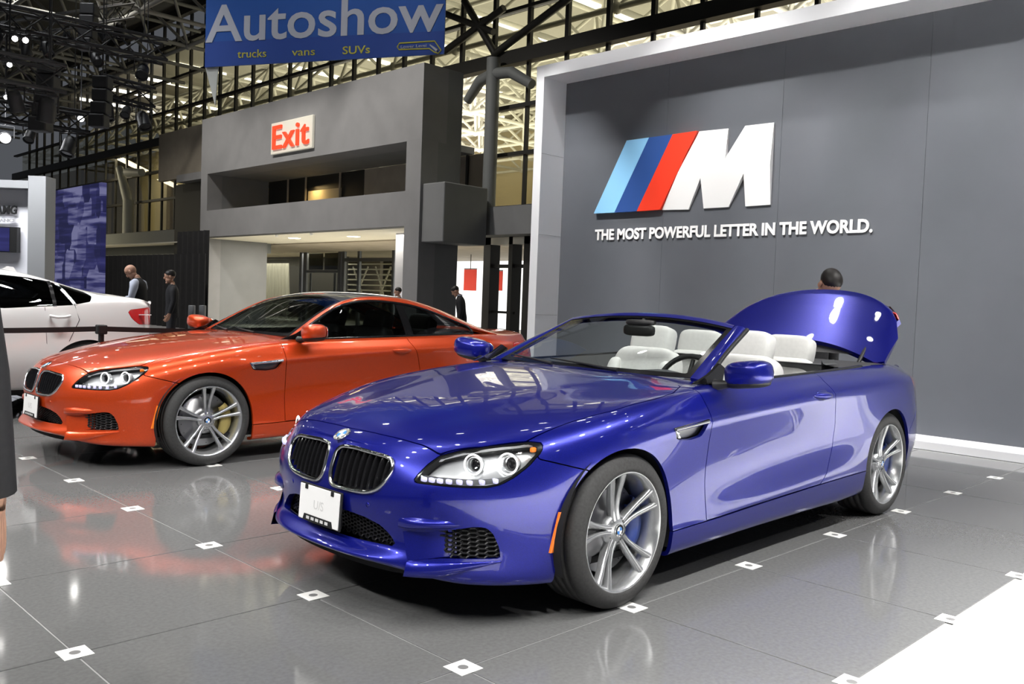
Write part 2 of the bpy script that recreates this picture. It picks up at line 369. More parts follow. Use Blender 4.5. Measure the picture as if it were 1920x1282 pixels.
def panel(name, pm, depth=.014, offset=0.):    # PM -> mesh with turned-in edges
    V = [v+n*offset for v, n in zip(pm.V, pm.N)]; F = list(pm.F); LN = [pm.N[i] for f in F for i in f]
    if depth:
        cnt = {}
        for f in pm.F:
            for a, b in zip(f, f[1:]+f[:1]):
                k = (a, b) if a < b else (b, a); cnt[k] = None if k in cnt else (a, b)
        inn = {}
        for k, e in cnt.items():
            if e is None: continue
            for i in e:
                if i not in inn: inn[i] = len(V); V.append(V[i]-pm.N[i]*depth)
            a, b = e; q = (b, a, inn[a], inn[b]); n = np.cross(V[q[1]]-V[q[0]], V[q[2]]-V[q[1]]); l = np.linalg.norm(n)
            if l < 1e-12: continue
            F.append(q); LN += [n/l]*4
    me = bpy.data.meshes.new(name); me.from_pydata([tuple(v) for v in V], [], F); me.update()
    me.polygons.foreach_set('use_smooth', [True]*len(F)); me.normals_split_custom_set([tuple(n) for n in LN]); me.update(); return me
def sdp(P, poly):               # signed distance to polygon, negative inside
    P = np.asarray(P, float); poly = np.asarray(poly, float); d = np.full(len(P), 1e9); ins = np.zeros(len(P), bool)
    for a, b in zip(poly, np.roll(poly, -1, 0)):
        e = b-a; w = P-a; t = np.clip((w@e)/max(e@e, 1e-12), 0, 1); d = np.minimum(d, np.hypot(*(w-t[:, None]*e).T))
        c = ((a[1] <= P[:, 1]) & (b[1] > P[:, 1])) | ((b[1] <= P[:, 1]) & (a[1] > P[:, 1]))
        with np.errstate(divide='ignore', invalid='ignore'): xi = a[0]+(P[:, 1]-a[1])/(b[1]-a[1])*(b[0]-a[0])
        ins ^= c & (P[:, 0] < xi)
    return np.where(ins, -d, d)
GAP = .0028
def XZ(poly): return lambda V: sdp(V[:, [0, 2]], poly)
def YZ(poly): return lambda V: sdp(np.stack([np.abs(V[:, 1]), V[:, 2]], 1), poly)+np.where(V[:, 0] < 0, 9, 0)
def XY(poly): return lambda V: sdp(np.stack([V[:, 0], np.abs(V[:, 1])], 1), poly)
def inside(f, g=GAP): return lambda V: f(V)+g
def outside(f, g=GAP): return lambda V: -f(V)+g
def every(*fs): return lambda V: np.max([f(V) for f in fs], 0)
def anyof(*fs): return lambda V: np.min([f(V) for f in fs], 0)
def AX(axle, r): return lambda V: np.where(V[:, 2] < .343, np.abs(V[:, 0]-axle), np.hypot(V[:, 0]-axle, V[:, 2]-.343))-r
WBX = -2.851
GU, GG, GNS = grid()
GN = normals(GG); GN[0, :, 1] = 0; GN[-1, :, 1] = 0
if GN[100, 20, 1] < 0: GN = -GN
GN /= np.maximum(np.linalg.norm(GN, axis=-1, keepdims=True), 1e-9)
def base_half():
    nu, nv = GG.shape[:2]; F = []; a0, a1 = S(-.93), S(-3.02)
    for i in range(nu-1):
        for j in range(nv-1):
            if j >= GNS-1 and a0 < GU[i] < a1: continue
            k = i*nv+j; F.append((k, k+nv, k+nv+1, k+1))
    return PM(GG.reshape(-1, 3), GN.reshape(-1, 3), F)
BASE = compact(base_half())
_v = BASE.V[list(BASE.F[3000])[:3]]
if np.cross(_v[1]-_v[0], _v[2]-_v[1])@BASE.N[BASE.F[3000][0]] < 0: BASE.F = [f[::-1] for f in BASE.F]
# x of the nose surface at (y, z), used to seat grilles, lamps and badges
_fr = BASE.V[(BASE.V[:, 0] > .2) & (BASE.V[:, 2] < .80)]
def nose_x(y, z):
    d = np.hypot(_fr[:, 1]-abs(y), _fr[:, 2]-z); k = np.argsort(d)[:6]; w = 1/(d[k]+1e-3)**2; return float((_fr[k, 0]*w).sum()/w.sum())
def side_y(x, z):
    d = np.hypot(BASE.V[:, 0]-x, BASE.V[:, 2]-z); k = np.argsort(d)[:6]; w = 1/(d[k]+1e-3)**2; return float((BASE.V[k, 1]*w).sum()/w.sum())
def top_z(x, y):
    d = np.hypot(BASE.V[:, 0]-x, BASE.V[:, 1]-abs(y))+np.where(BASE.V[:, 2] < .66, 9, 0); k = np.argsort(d)[:6]; w = 1/(d[k]+1e-3)**2; return float((BASE.V[k, 2]*w).sum()/w.sum())
HEAD = [(.489, .592), (.498, .624), (.516, .664), (.540, .700), (.603, .727), (.665, .743), (.722, .755), (.760, .762), (.789, .758), (.806, .742), (.812, .72), (.806, .671), (.787, .626), (.764, .599), (.735, .589), (.674, .588), (.593, .590), (.531, .591)]
KIDN = [(.028, .666), (.045, .681), (.130, .685), (.231, .680), (.345, .672), (.380, .655), (.387, .630), (.366, .572), (.338, .543), (.280, .522), (.187, .515), (.061, .515), (.034, .530), (.022, .580)]
LOWR = [(0, .425), (.17, .424), (.27, .416), (.352, .396), (.398, .366), (.428, .332), (.420, .322), (.23, .316), (0, .314)]
LOWF = LOWR+[(-.2, .314), (-.2, .425)]
SIDI = [(.464, .392), (.56, .398), (.685, .425), (.711, .433), (.742, .430), (.757, .406), (.769, .351), (.774, .304), (.62, .302), (.555, .290), (.509, .279)]
VENT = [(-.303, .748), (-.328, .774), (-.605, .797), (-.563, .724), (-.466, .714), (-.358, .722)]
HOOD = [(.803, -1), (.803, 0), (.795, .196), (.786, .29), (.774, .392), (.764, .441), (.752, .536), (.62, .655), (.462, .752), (.231, .784), (-.003, .829), (-.294, .845), (-.458, .833), (-.60, .775), (-.70, .66), (-.70, .4), (-.66, .2), (-.65, 0), (-.65, -1)]
BUMP = [(.458, 1.2), (.458, .697), (.23, .636), (0, .60), (0, 0), (1.2, 0), (1.2, 1.2)]
DOOR = [(-.60, 1.2), (-.62, .95), (-.632, .88), (-.633, .78), (-.645, .6), (-.642, .2985), (-.8, .3015), (-1.2, .3125), (-1.86, .3305), (-1.935, .385), (-2.03, .526), (-2.045, .66), (-2.0, .80), (-1.93, .93), (-1.90, 1.2)]
SILL = [(-.25, .288), (-.8, .299), (-2.2, .337), (-2.6, .343), (-2.6, 0), (-.25, 0)]
RBMP = [(-3.19, 0), (-3.21, .55), (-3.40, .66), (-3.55, .72), (-4.3, .72), (-4.3, 0)]
TRNK = [(-3.13, -1), (-3.13, .60), (-3.22, .675), (-3.55, .66), (-3.72, .585), (-4.3, .56), (-4.3, -1)]
TRNV = [(-3.06, -1), (-3.06, .66), (-3.11, .762), (-3.40, .752), (-3.60, .675), (-3.74, .585), (-4.3, .56), (-4.3, -1)]
TAIL = [(-3.25, .868), (-3.30, .912), (-3.62, .925), (-4.3, .915), (-4.3, .80), (-3.60, .79), (-3.47, .81)]
body = clip(BASE, outside(AX(.012, .372), 0)); body = clip(body, outside(AX(WBX, .372), 0))
f_head, f_kid, f_low, f_sid, f_vent = YZ(HEAD), YZ(KIDN), YZ(LOWF), YZ(SIDI), XZ(VENT)
f_hood = every(XY(HOOD), lambda V: .66-V[:, 2], lambda V: -.95-V[:, 0]); f_bump, f_door, f_sill, f_rb = XZ(BUMP), XZ(DOOR), XZ(SILL), XZ(RBMP)
f_trk = every(XY(TRNK), lambda V: .735-V[:, 2]); f_trv = every(XY(TRNV), lambda V: .735-V[:, 2]); f_tail = every(XZ(TAIL), lambda V: .40-V[:, 1], lambda V: V[:, 0]+3.15)
CARM = {}                       # meshes shared by both cars
bump = clip(body, inside(f_bump)); bump = clip(bump, outside(f_hood))
for f in (f_head, f_kid, f_low, f_sid): bump = clip(bump, outside(f, .001))
CARM['front_bumper'] = panel('front_bumper', both(bump), .03)
hood = clip(clip(body, inside(f_hood)), outside(f_head, .001)); CARM['hood'] = panel('hood', both(hood), .016)
fend = clip(clip(clip(clip(clip(body, lambda V: -.70-V[:, 0]), outside(f_bump)), outside(f_hood)), outside(f_door)), outside(f_sill))
fend = clip(clip(fend, outside(f_vent, .001)), outside(f_head, .001)); fend = clip(fend, lambda V: np.where((V[:, 2] > .93) & (V[:, 1] < .60), 1., -1.))
CARM['fender'] = panel('fender', fend, .02)
door = clip(body, inside(f_door)); door = clip(door, lambda V: V[:, 2]-1.1); CARM['door'] = panel('door', door, .03)
sill = clip(body, inside(f_sill)); CARM['side_skirt'] = panel('side_skirt', sill, .02)
quar0 = clip(clip(clip(clip(clip(body, lambda V: V[:, 0]+1.7), outside(f_door)), outside(f_sill)), outside(f_rb)), outside(f_tail, .001))
CARM['quarter_panel'] = panel('quarter_panel', clip(quar0, outside(f_trk)), .02); CARM['open_quarter_panel'] = panel('quarter_panel', clip(quar0, outside(f_trv)), .02)
trv = clip(clip(clip(BASE, inside(f_trv)), outside(f_tail, .001)), lambda V: V[:, 0]+3.0); CARM['open_lid'] = panel('lid_panel', both(trv), .045)
CARM['open_lid_lamp'] = panel('lid_lamp', clip(clip(body, inside(f_tail, .001)), inside(f_trv)), .01); CARM['open_tail_lamp'] = panel('tail_lamp', clip(clip(clip(body, inside(f_tail, .001)), outside(f_trv)), lambda V: V[:, 0]+3.0), .01)
rbmp = clip(clip(body, inside(f_rb)), lambda V: V[:, 0]+3.0); CARM['rear_bumper'] = panel('rear_bumper', both(rbmp), .02)
trnk = clip(clip(body, inside(f_trk)), outside(f_tail, .001)); trnk = clip(trnk, lambda V: V[:, 0]+3.0); CARM['trunk_lid'] = panel('trunk_lid', both(trnk), .03)
tl = clip(clip(clip(body, inside(f_tail, .001)), outside(f_trk)), lambda V: V[:, 0]+3.0); CARM['tail_lamp'] = panel('tail_lamp', tl, .01)
tl2 = clip(clip(body, inside(f_tail, .001)), inside(f_trk)); CARM['lid_lamp'] = panel('lid_lamp', tl2, .01)
lamp = clip(body, inside(f_head, .001)); CARM['lamp_cover'] = panel('lamp_cover', lamp, 0, -.003)
bez = clip(lamp, lambda V: -(sdp(V[:, [1, 2]], HEAD)+.009)); CARM['lamp_bezel'] = panel('lamp_bezel', bez, .045, -.004)
CARM['lamp_bucket'] = panel('lamp_bucket', lamp, 0, -.055)
inner = clip(BASE, outside(AX(.012, .40), 0)); inner = clip(inner, outside(AX(WBX, .40), 0)); inner = clip(inner, outside(f_trv, -.01))
for f in (f_head, f_kid, f_low, f_sid): inner = clip(inner, outside(f, 0))
inner = clip(inner, lambda V: .17-V[:, 2]); CARM['inner_shell'] = panel('inner_shell', both(inner), 0, -.034)
kid = clip(BASE, inside(f_kid, 0)); low = clip(BASE, inside(f_low, 0)); sid = clip(BASE, inside(f_sid, 0))
CARM['grille_backing'] = panel('grille_backing', kid, 0, -.055); CARM['intake_backing'] = panel('intake_backing', both(low), 0, -.075); CARM['duct_backing'] = panel('duct_backing', sid, 0, -.06)
# ------------------------------------------------------------------ smaller body pieces (left side, mirrored for the right)
def resample(poly, n):
    P = np.array(list(poly)+[poly[0]], float); c = np.concatenate([[0], np.cumsum(np.hypot(*np.diff(P, axis=0).T))]); t = np.linspace(0, c[-1], n, endpoint=False)
    a = np.stack([np.interp(t, c, P[:, k]) for k in (0, 1)], 1)
    for _ in range(2): a = (np.roll(a, 1, 0)+2*a+np.roll(a, -1, 0))/4
    return a
def offset_poly(poly, d):
    c = np.mean(poly, 0); return [tuple(c+(np.array(p)-c)*(1-d/np.linalg.norm(np.array(p)-c))) for p in poly]
mb = MB(); q = resample(KIDN, 64); mb.tube([(nose_x(y, z)+.004, y, z) for y, z in q], .0095, 8, True); CARM['kidney_frame'] = mb.mesh('kidney_frame')
def slat_mesh(y):
    zs = np.linspace(.50, .70, 81); k = sdp(np.stack([np.full(81, y), zs], 1), KIDN) < -.008
    if not k.any(): return None
    z0, z1 = zs[k][0], zs[k][-1]; mb = MB(); zz = np.linspace(z0, z1, 7)
    G = []
    for z in zz:
        x = nose_x(y, z); G.append([(x-.045, y-.005, z), (x-.004, y-.005, z), (x+.001, y, z), (x-.004, y+.005, z), (x-.045, y+.005, z)])
    mb.grid(G); return mb.mesh('slat')
SLATS = [m for m in (slat_mesh(.052+.0365*i) for i in range(9)) if m]
def honey(poly, cell, depth, th=.0028, ycut=0.):       # honeycomb mesh seated behind the opening
    mb = MB(); P = np.array(poly); y0, y1, z0, z1 = P[:, 0].min(), P[:, 0].max(), P[:, 1].min(), P[:, 1].max(); r = cell/2; dy = cell*.866*1.15; dz = cell*.78; E = {}
    ny = int((y1-y0)/dy)+3; nz = int((z1-z0)/dz)+3
    for i in range(-1, ny):
        for j in range(-1, nz):
            cy = y0+i*dy; cz = z0+(j+.5*(i % 2))*dz
            hx = [(cy+dy*.64, cz), (cy+dy*.36, cz+dz*.5), (cy-dy*.36, cz+dz*.5), (cy-dy*.64, cz), (cy-dy*.36, cz-dz*.5), (cy+dy*.36, cz-dz*.5)]
            for a, b in zip(hx, hx[1:]+hx[:1]):
                k = tuple(sorted(((round(a[0], 4), round(a[1], 4)), (round(b[0], 4), round(b[1], 4))))); E[k] = (a, b)
    L = list(E.values()); mid = np.array([((a[0]+b[0])/2, (a[1]+b[1])/2) for a, b in L]); ok = sdp(mid, poly) < .004
    for (a, b), o in zip(L, ok):
        if not o: continue
        xa, xb = nose_x(*a)-depth, nose_x(*b)-depth; d = np.array([b[0]-a[0], b[1]-a[1]]); n = np.array([-d[1], d[0]])/max(np.hypot(*d), 1e-9)*th
        V = []
        for (p, x) in ((a, xa), (b, xb)):
            for s_, t_ in ((-1, 0), (1, 0), (1, -.012), (-1, -.012)): V.append((x+t_, p[0]+n[0]*s_, p[1]+n[1]*s_))
        mb.add(V, [(0, 1, 5, 4), (1, 2, 6, 5), (3, 0, 4, 7)])
    return mb.mesh('mesh_grille', False)
DUCT = [(.603, .402), (.685, .424), (.711, .432), (.742, .429), (.757, .406), (.769, .351), (.774, .305), (.635, .303), (.615, .33)]
CARM['duct_mesh'] = honey(DUCT, .0235, .022)
CARM['intake_mesh'] = honey(LOWR, .021, .045)
# painted cheek inside the duct, upper blade and lower winglet
def ribbon(rows, name):
    mb = MB(); mb.grid(rows); return mb.mesh(name)
CARM['duct_cheek'] = ribbon([[(nose_x(y, z)-d, y, z) for (y, z, d) in r] for r in ([(.462, .394, .0), (.505, .280, .0)], [(.52, .399, .012), (.555, .288, .010)], [(.59, .402, .028), (.61, .300, .026)], [(.63, .41, .055), (.64, .30, .05)])], 'duct_cheek')
def blade(tops, name):
    mb = MB(); mb.grid(tops); return mb.mesh(name)
_r = []
for t in np.linspace(0, 1, 12):
    y = .445+t*(.715-.445); zt = .436+.012*math.sin(PI*t)-.002*t; zb = .402+t*.030; x = nose_x(y, (zt+zb)/2); pr = .030*math.sin(PI*min(1, t*1.15+.02))
    _r.append([(nose_x(y, zt+.012)-.004, y, zt+.010), (x+pr*.75, y, zt), (x+pr, y, zb+.006), (x+pr*.5-.006, y, zb-.002), (x-.035, y, zb+.002)])
CARM['upper_blade'] = blade(_r, 'upper_blade')
_r = []
for t in np.linspace(0, 1, 14):
    y = .512+t*(.778-.512); zt = .279+t*.013; zb = .221+.006*t+max(0, t-.40)*.105; zb = min(zb, zt-.004); pr = .032*(1-t)**.7+.004; x = nose_x(y, .30)
    _r.append([(x-.045, y, zt+.006), (x+.004, y, zt+.003), (x+.008+pr*.35, y, zt-.004), (x+pr*.8, y, (zt+zb)/2-.003), (x+pr, y, zb), (x-.02, y, zb-.006)])
CARM['winglet'] = blade(_r, 'winglet')
# head lamp internals
def lamp_ring(y, z, r, back, th=.005):
    x = nose_x(y, z)-back; mb = MB(); c = Vector((x, y, z)); n = Vector((1, .38, .05)).normalized(); a = n.cross(Vector((0, 0, 1))).normalized(); b = n.cross(a)
    mb.tube([c+a*(r*math.cos(2*PI*k/36))+b*(r*math.sin(2*PI*k/36)) for k in range(36)], th, 8, True); return mb.mesh('corona_ring')
RINGS = [lamp_ring(.660, .672, .040, .020, .0036), lamp_ring(.748, .677, .042, .022, .0036)]
def lamp_proj(y, z, r, back):
    x = nose_x(y, z)-back; mb = MB(); n = Vector((1, .38, .05)).normalized(); R = n.to_track_quat('Z', 'Y').to_matrix()
    prof = [(r, -.03), (r, 0), (r*.86, .006), (r*.84, 0), (r*.80, -.004)]; t = MB(); t.lathe(prof, 'z', 32); mb.add([R @ Vector(v)+Vector((x, y, z)) for v in t.v], t.f, True); return mb.mesh('projector_bezel')
PROJ = [lamp_proj(.662, .671, .033, .024), lamp_proj(.752, .676, .035, .026)]
def lamp_lens(y, z, r, back):
    x = nose_x(y, z)-back; mb = MB(); mb.sq((x, y, z), (r*1.1, r*2, r*2), 1, 1, None, 10, 20); return mb.mesh('projector_lens')
LENS = [lamp_lens(.662, .671, .026, .032), lamp_lens(.752, .676, .027, .034)]
mb = MB(); _r = []
for t in np.linspace(0, 1, 25):
    y = .512+t*(.775-.512); zb = np.interp(y, [.5, .53, .70, .76, .78], [.598, .597, .596, .606, .622]); x = nose_x(y, zb+.01); _r.append([(x-.006, y, zb), (x-.010, y, zb+.010), (x-.016, y, zb+.020), (x-.03, y, zb+.021)])
mb.grid(_r); CARM['led_strip'] = mb.mesh('led_strip')
def led_cell(y):
    mb = MB(); zb = float(np.interp(y, [.5, .53, .70, .76, .78], [.598, .597, .596, .606, .622])); x = nose_x(y, zb+.01); mb.sq((x-.004, y, zb+.011), (.014, .029, .019), .35, .35, None, 6, 12); return mb.mesh('led_cell')
CELLS = [led_cell(.530+.031*k) for k in range(8)]
mb = MB(); _r = []
for t in np.linspace(0, 1, 16):
    y = .53+t*(.79-.53); zt = float(np.interp(y, [.516, .54, .603, .665, .722, .76, .79], [.668, .69, .715, .731, .743, .750, .745])); x = nose_x(y, zt); _r.append([(x-.012, y, zt), (x-.022, y, zt-.012), (x-.045, y, zt-.013)])
mb.grid(_r); CARM['brow_strip'] = mb.mesh('brow_strip')
mb = MB(); mb.sq((nose_x(.785, .728)-.014, .786, .730), (.03, .018, .022), .6, .6, None, 8, 12); CARM['amber_bulb'] = mb.mesh('amber_bulb')
# side marker, fender vent, handle, roundel, plate
def strip_on_side(pts, w, proud, name):
    mb = MB(); G = []
    for x, z in pts:
        y = side_y(x, z); G.append([(x+w, y-.004, z), (x+w*.8, y+proud, z), (x-w*.8, y+proud, z), (x-w, y-.004, z)])
    mb.grid(G); return mb.mesh(name)
CARM['side_marker'] = strip_on_side([(.372+.034*t, .478-.168*t) for t in np.linspace(0, 1, 8)], .013, .006, 'side_marker')
vent_pm = clip(BASE, inside(f_vent, 0)); CARM['vent_backing'] = panel('vent_backing', vent_pm, 0, -.030)
mb = MB(); V5 = [(-.318, .765), (-.33, .779), (-.612, .802), (-.600, .786)]
G = []
for t in np.linspace(0, 1, 10):
    x = -.318-t*(.604-.318); zt = .781+t*.021; zb = zt-.018-.004*t; y = side_y(x, zt); G.append([(x, y-.016, zb), (x, y+.009, zb+.003), (x, y+.013, (zt+zb)/2), (x, y+.008, zt), (x, y-.01, zt+.003)])
mb.grid(G); CARM['vent_blade'] = mb.mesh('vent_blade')
mb = MB(); G = []
for t in np.linspace(0, 1, 6):
    z = .782-t*.050; x = -.314-t*.040; y = side_y(x, z); G.append([(x+.010, y+.004, z), (x-.004, y+.009, z), (x-.024, y-.02, z)])
mb.grid(G); CARM['vent_corner'] = mb.mesh('vent_corner')
mb = MB(); G = []
for t in np.linspace(0, 1, 13):
    x = -1.70-t*.215; z = .858-.003*t; w = math.sin(PI*t)**.5; y = side_y(x, z); bow = .040*math.sin(PI*t)**.6
    G.append([(x, y-.004+bow*.35, z-.024*w), (x, y+bow, z-.015*w), (x, y+bow*1.15, z+.002), (x, y+bow, z+.016*w), (x, y-.004+bow*.35, z+.022*w)])
mb.grid(G); CARM['door_handle'] = mb.mesh('door_handle')
mb = MB(); mb.sq((-1.81, side_y(-1.81, .856)-.004, .856), (.15, .014, .062), .8, .9, None, 8, 18); CARM['handle_cup'] = mb.mesh('handle_cup')
def roundel(r, name_prefix):            # disc facing +z: ring, quarters, rim
    out = []; mb = MB(); mb.lathe([(0, 0), (r, 0), (r, .004), (r*.93, .006), (r*.90, .005), (0, .005)], 'z', 40); out.append(('badge_rim', mb.mesh('badge_rim'), 'chrome'))
    mb = MB(); mb.lathe([(r*.60, .0056), (r*.90, .0056)], 'z', 40); out.append(('badge_ring', mb.mesh('badge_ring'), 'gloss_black'))
    for k in range(4):
        mb = MB(); n = 9; V = [(0, 0, .006)]+[(r*.57*math.cos(PI/2*k+PI/2*i/(n-1)), r*.57*math.sin(PI/2*k+PI/2*i/(n-1)), .006) for i in range(n)]; mb.add(V, [(0, i, i+1) for i in range(1, n)]); out.append(('badge_quarter', mb.mesh('badge_quarter'), 'white' if k % 2 else 'emblem_blue'))
    t = MB()
    for ch, a in (('B', 128), ('M', 90), ('W', 52)):
        tm = text_mesh(ch, r*.42, .0006, 0, 'CENTER'); R = Matrix.Rotation(math.radians(a-90), 3, 'Z')
        t.add([R @ Vector((v.co.x, v.co.y+r*.61, v.co.z+.0062)) for v in tm.vertices], [tuple(p.vertices) for p in tm.polygons]); bpy.data.meshes.remove(tm)
    out.append(('badge_letters', t.mesh('badge_letters', False), 'white')); return out
ROUND_HOOD = roundel(.041, 'hood'); ROUND_CAP = roundel(.030, 'cap')
# mirror
mb = MB(); Rm = Matrix.Rotation(math.radians(-8), 3, 'Z') @ Matrix.Rotation(math.radians(8), 3, 'X')
mb.sq((-.835, 1.015, 1.022), (.175, .250, .128), .62, .78, Rm, 16, 28); CARM['mirror_housing'] = mb.mesh('mirror_housing')
mb = MB(); mb.sq((-.845, 1.01, .972), (.165, .232, .050), .7, .8, Rm, 10, 24); CARM['mirror_base'] = mb.mesh('mirror_base')
mb = MB(); mb.tube([(-.80, .845, .952), (-.81, .90, .958), (-.825, .955, .975)], [.030, .022, .024], 10); CARM['mirror_arm'] = mb.mesh('mirror_arm')
mb = MB(); mb.sq((-.923, 1.012, 1.02), (.012, .205, .10), .6, .6, Rm, 8, 20); CARM['mirror_glass'] = mb.mesh('mirror_glass')
# ------------------------------------------------------------------ wheels (outer face towards +y, origin at the rim face)
def tyre_mesh():
    R = .343; pr = [(.262, -.016), (.268, .004), (.285, .010), (.310, .006), (.328, -.006), (.338, -.018), (.342, -.030)]
    for y in (-.060, -.105, -.150, -.195): pr += [(R, y+.006), (R-.007, y+.004), (R-.007, y-.004), (R, y-.006)]
    pr += [(.342, -.225), (.335, -.243), (.310, -.262), (.275, -.258), (.262, -.240)]
    mb = MB(); mb.lathe(pr, 'y', 96); return mb.mesh('tyre')
def rim_mesh():
    mb = MB(); mb.lathe([(.266, -.012), (.270, .001), (.264, .004), (.257, -.002), (.250, -.020), (.240, -.045), (.236, -.12), (.245, -.22), (.266, -.245)], 'y', 96); return mb.mesh('rim')
def spoke_mesh():
    mb = MB()
    for sgn in (-1, 1):
        G = []
        for t in np.linspace(0, 1, 12):
            r = .048+t*(.262-.048); off = sgn*np.interp(t, [0, .25, .6, 1], [.0125, .0145, .0255, .0430]); w = np.interp(t, [0, .3, .7, 1], [.0120, .0105, .0120, .0175]); yf = np.interp(t, [0, .2, .5, .8, 1], [-.036, -.040, -.032, -.014, -.003]); dp = np.interp(t, [0, .5, 1], [.045, .034, .030])
            G.append([(off-w, yf-dp, r), (off-w, yf-.007, r), (off-w*.55, yf, r), (off+w*.55, yf, r), (off+w, yf-.007, r), (off+w, yf-dp, r), (off-w, yf-dp, r)])
        mb.grid(G, True)
    G = []
    for t in np.linspace(0, 1, 8):          # recessed web between the two arms
        r = .05+t*.20; hw = np.interp(t, [0, .3, .7, 1], [.012, .012, .020, .036]); yf = np.interp(t, [0, .2, .5, .8, 1], [-.052, -.056, -.050, -.034, -.022]); G.append([(-hw, yf, r), (hw, yf, r)])
    return mb.mesh('spoke')
def hub_mesh():
    mb = MB(); mb.lathe([(0, -.034), (.030, -.034), (.040, -.037), (.062, -.042), (.072, -.050), (.074, -.10)], 'y', 40); return mb.mesh('hub')
def disc_mesh():
    mb = MB(); mb.lathe([(.06, -.075), (.105, -.078), (.108, -.096), (.197, -.098), (.200, -.102), (.200, -.126), (.100, -.128)], 'y', 64); return mb.mesh('brake_disc')
def holes_mesh():
    mb = MB()
    for k in range(48):
        a = 2*PI*k/48; r = .135+.022*(k % 3); c = Vector((r*math.cos(a), -.0972, r*math.sin(a))); mb.add([c+Vector((.0038*math.cos(q*PI/3), 0, .0038*math.sin(q*PI/3))) for q in range(6)], [tuple(range(6))])
    return mb.mesh('disc_holes', False)
def caliper_mesh():
    mb = MB(); G = []
    for t in np.linspace(-1, 1, 11):
        a = t*math.radians(38); ro = .218-.012*abs(t)**4; ri = .128+.018*abs(t)**2; yo = -.068-.012*abs(t)**3; c, s = math.cos(a), math.sin(a)
        G.append([(-ri*c, -.098, ri*s), (-ri*c, yo, ri*s), (-(ri+ro)/2*c, yo+.008, (ri+ro)/2*s), (-ro*.97*c, yo, ro*.97*s), (-ro*c, -.095, ro*s), (-ro*c, -.15, ro*s)])
    mb.grid(G); return mb.mesh('brake_caliper')
def bolt_mesh():
    mb = MB(); mb.lathe([(0, -.040), (.008, -.040), (.009, -.050)], 'y', 6); return mb.mesh('wheel_bolt')
def hole_ring():
    mb = MB(); mb.lathe([(.0125, -.0445), (.0095, -.052)], 'y', 12); return mb.mesh('bolt_hole')
WH = dict(tyre=tyre_mesh(), rim=rim_mesh(), spoke=spoke_mesh(), hub=hub_mesh(), disc=disc_mesh(), holes=holes_mesh(), caliper=caliper_mesh(), bolt=bolt_mesh(), hole=hole_ring())
def add_wheel(car, x, side, caliper, ang, scale=1., yface=.925, rim='alloy', zc=.343):
    w = empty('wheel', (x, side*yface, zc*scale if scale != 1 else zc), 0 if side > 0 else PI, car); w.scale = (scale,)*3
    link('tyre', WH['tyre'], 'rubber', w); link('rim', WH['rim'], rim, w); link('hub', WH['hub'], rim, w)
    link('brake_disc', WH['disc'], 'disc', w); link('disc_holes', WH['holes'], 'dark', w)
    c = link('brake_caliper', WH['caliper'], caliper, w)
    if side < 0: c.rotation_euler = (0, PI, 0)
    for k in range(5):
        a = math.radians(ang+72*k); link('spoke', WH['spoke'], rim, w, rot=(0, PI/2-a, 0))
        b = a+math.radians(36); link('wheel_bolt', WH['bolt'], 'alloy_dark', w, loc=(.052*math.cos(b), 0, .052*math.sin(b))); link('bolt_hole', WH['hole'], 'dark', w, loc=(.052*math.cos(b), -.0005, .052*math.sin(b)))
    for n, me, m in ROUND_CAP: link(n, me, m, w, loc=(0, -.034, 0), rot=(-PI/2, 0, 0))
    return w
# ------------------------------------------------------------------ glasshouse
def curve(keys, n, sig=5):
    K = np.array(keys, float); t = np.linspace(0, len(K)-1, n); return t, np.stack([gsm(pchip(range(len(K)), K[:, k], t), sig) for k in range(K.shape[1])], 1)
def loft(Ck, Ek, n=120, nq=17, p=2.2):
    t, c = curve(Ck, n); _, e = curve(Ek, n); G = np.zeros((n, 2*nq-1, 3)); q = np.linspace(1, -1, 2*nq-1)
    for i in range(n):
        a = np.abs(q); G[i, :, 0] = e[i, 0]+(c[i, 0]-e[i, 0])*(1-a**2); G[i, :, 1] = e[i, 1]*q; G[i, :, 2] = e[i, 2]+(c[i, 1]-e[i, 2])*(1-a**p)
    return t, G, e
def grid_pm(G):
    nu, nv = G.shape[:2]; N_ = normals(G); F = [(i*nv+j, (i+1)*nv+j, (i+1)*nv+j+1, i*nv+j+1) for i in range(nu-1) for j in range(nv-1)]
    f = F[len(F)//2]; V = G.reshape(-1, 3); n = np.cross(V[f[1]]-V[f[0]], V[f[2]]-V[f[1]])
    NN = N_.reshape(-1, 3)
    if NN[f[0]][2]*1+NN[f[0]][1] < 0: NN = -NN
    if n@NN[f[0]] < 0: F = [x[::-1] for x in F]
    return PM(V, NN, F)
CC = [(-.70, .972), (-1.06, 1.162), (-1.43, 1.338), (-1.74, 1.364), (-2.05, 1.362), (-2.40, 1.316), (-2.82, 1.190), (-3.14, 1.055)]
CE = [(-.80, .70, .975), (-1.09, .64, 1.145), (-1.38, .590, 1.281), (-1.70, .565, 1.334), (-2.03, .56, 1.330), (-2.42, .555, 1.265), (-2.85, .565, 1.130), (-3.13, .60, 1.020)]
CD = [(-.79, .785, .960), (-1.05, .715, 1.105), (-1.36, .650, 1.252), (-1.68, .625, 1.291), (-2.05, .633, 1.272), (-2.42, .675, 1.190), (-2.80, .75, 1.055), (-3.15, .785, .995)]
VC = [(-.70, .972), (-1.06, 1.140), (-1.42, 1.292)]
VE = [(-.80, .70, .975), (-1.10, .645, 1.115), (-1.38, .60, 1.242)]
VD = [(-.79, .785, .960), (-1.07, .718, 1.090), (-1.415, .650, 1.228)]
tC, gC, eC = loft(CC, CE); tV, gV, eV = loft(VC, VE, 60)
def band(t, G, a, b): k = (t >= a-1e-6) & (t <= b+1e-6); return G[k]
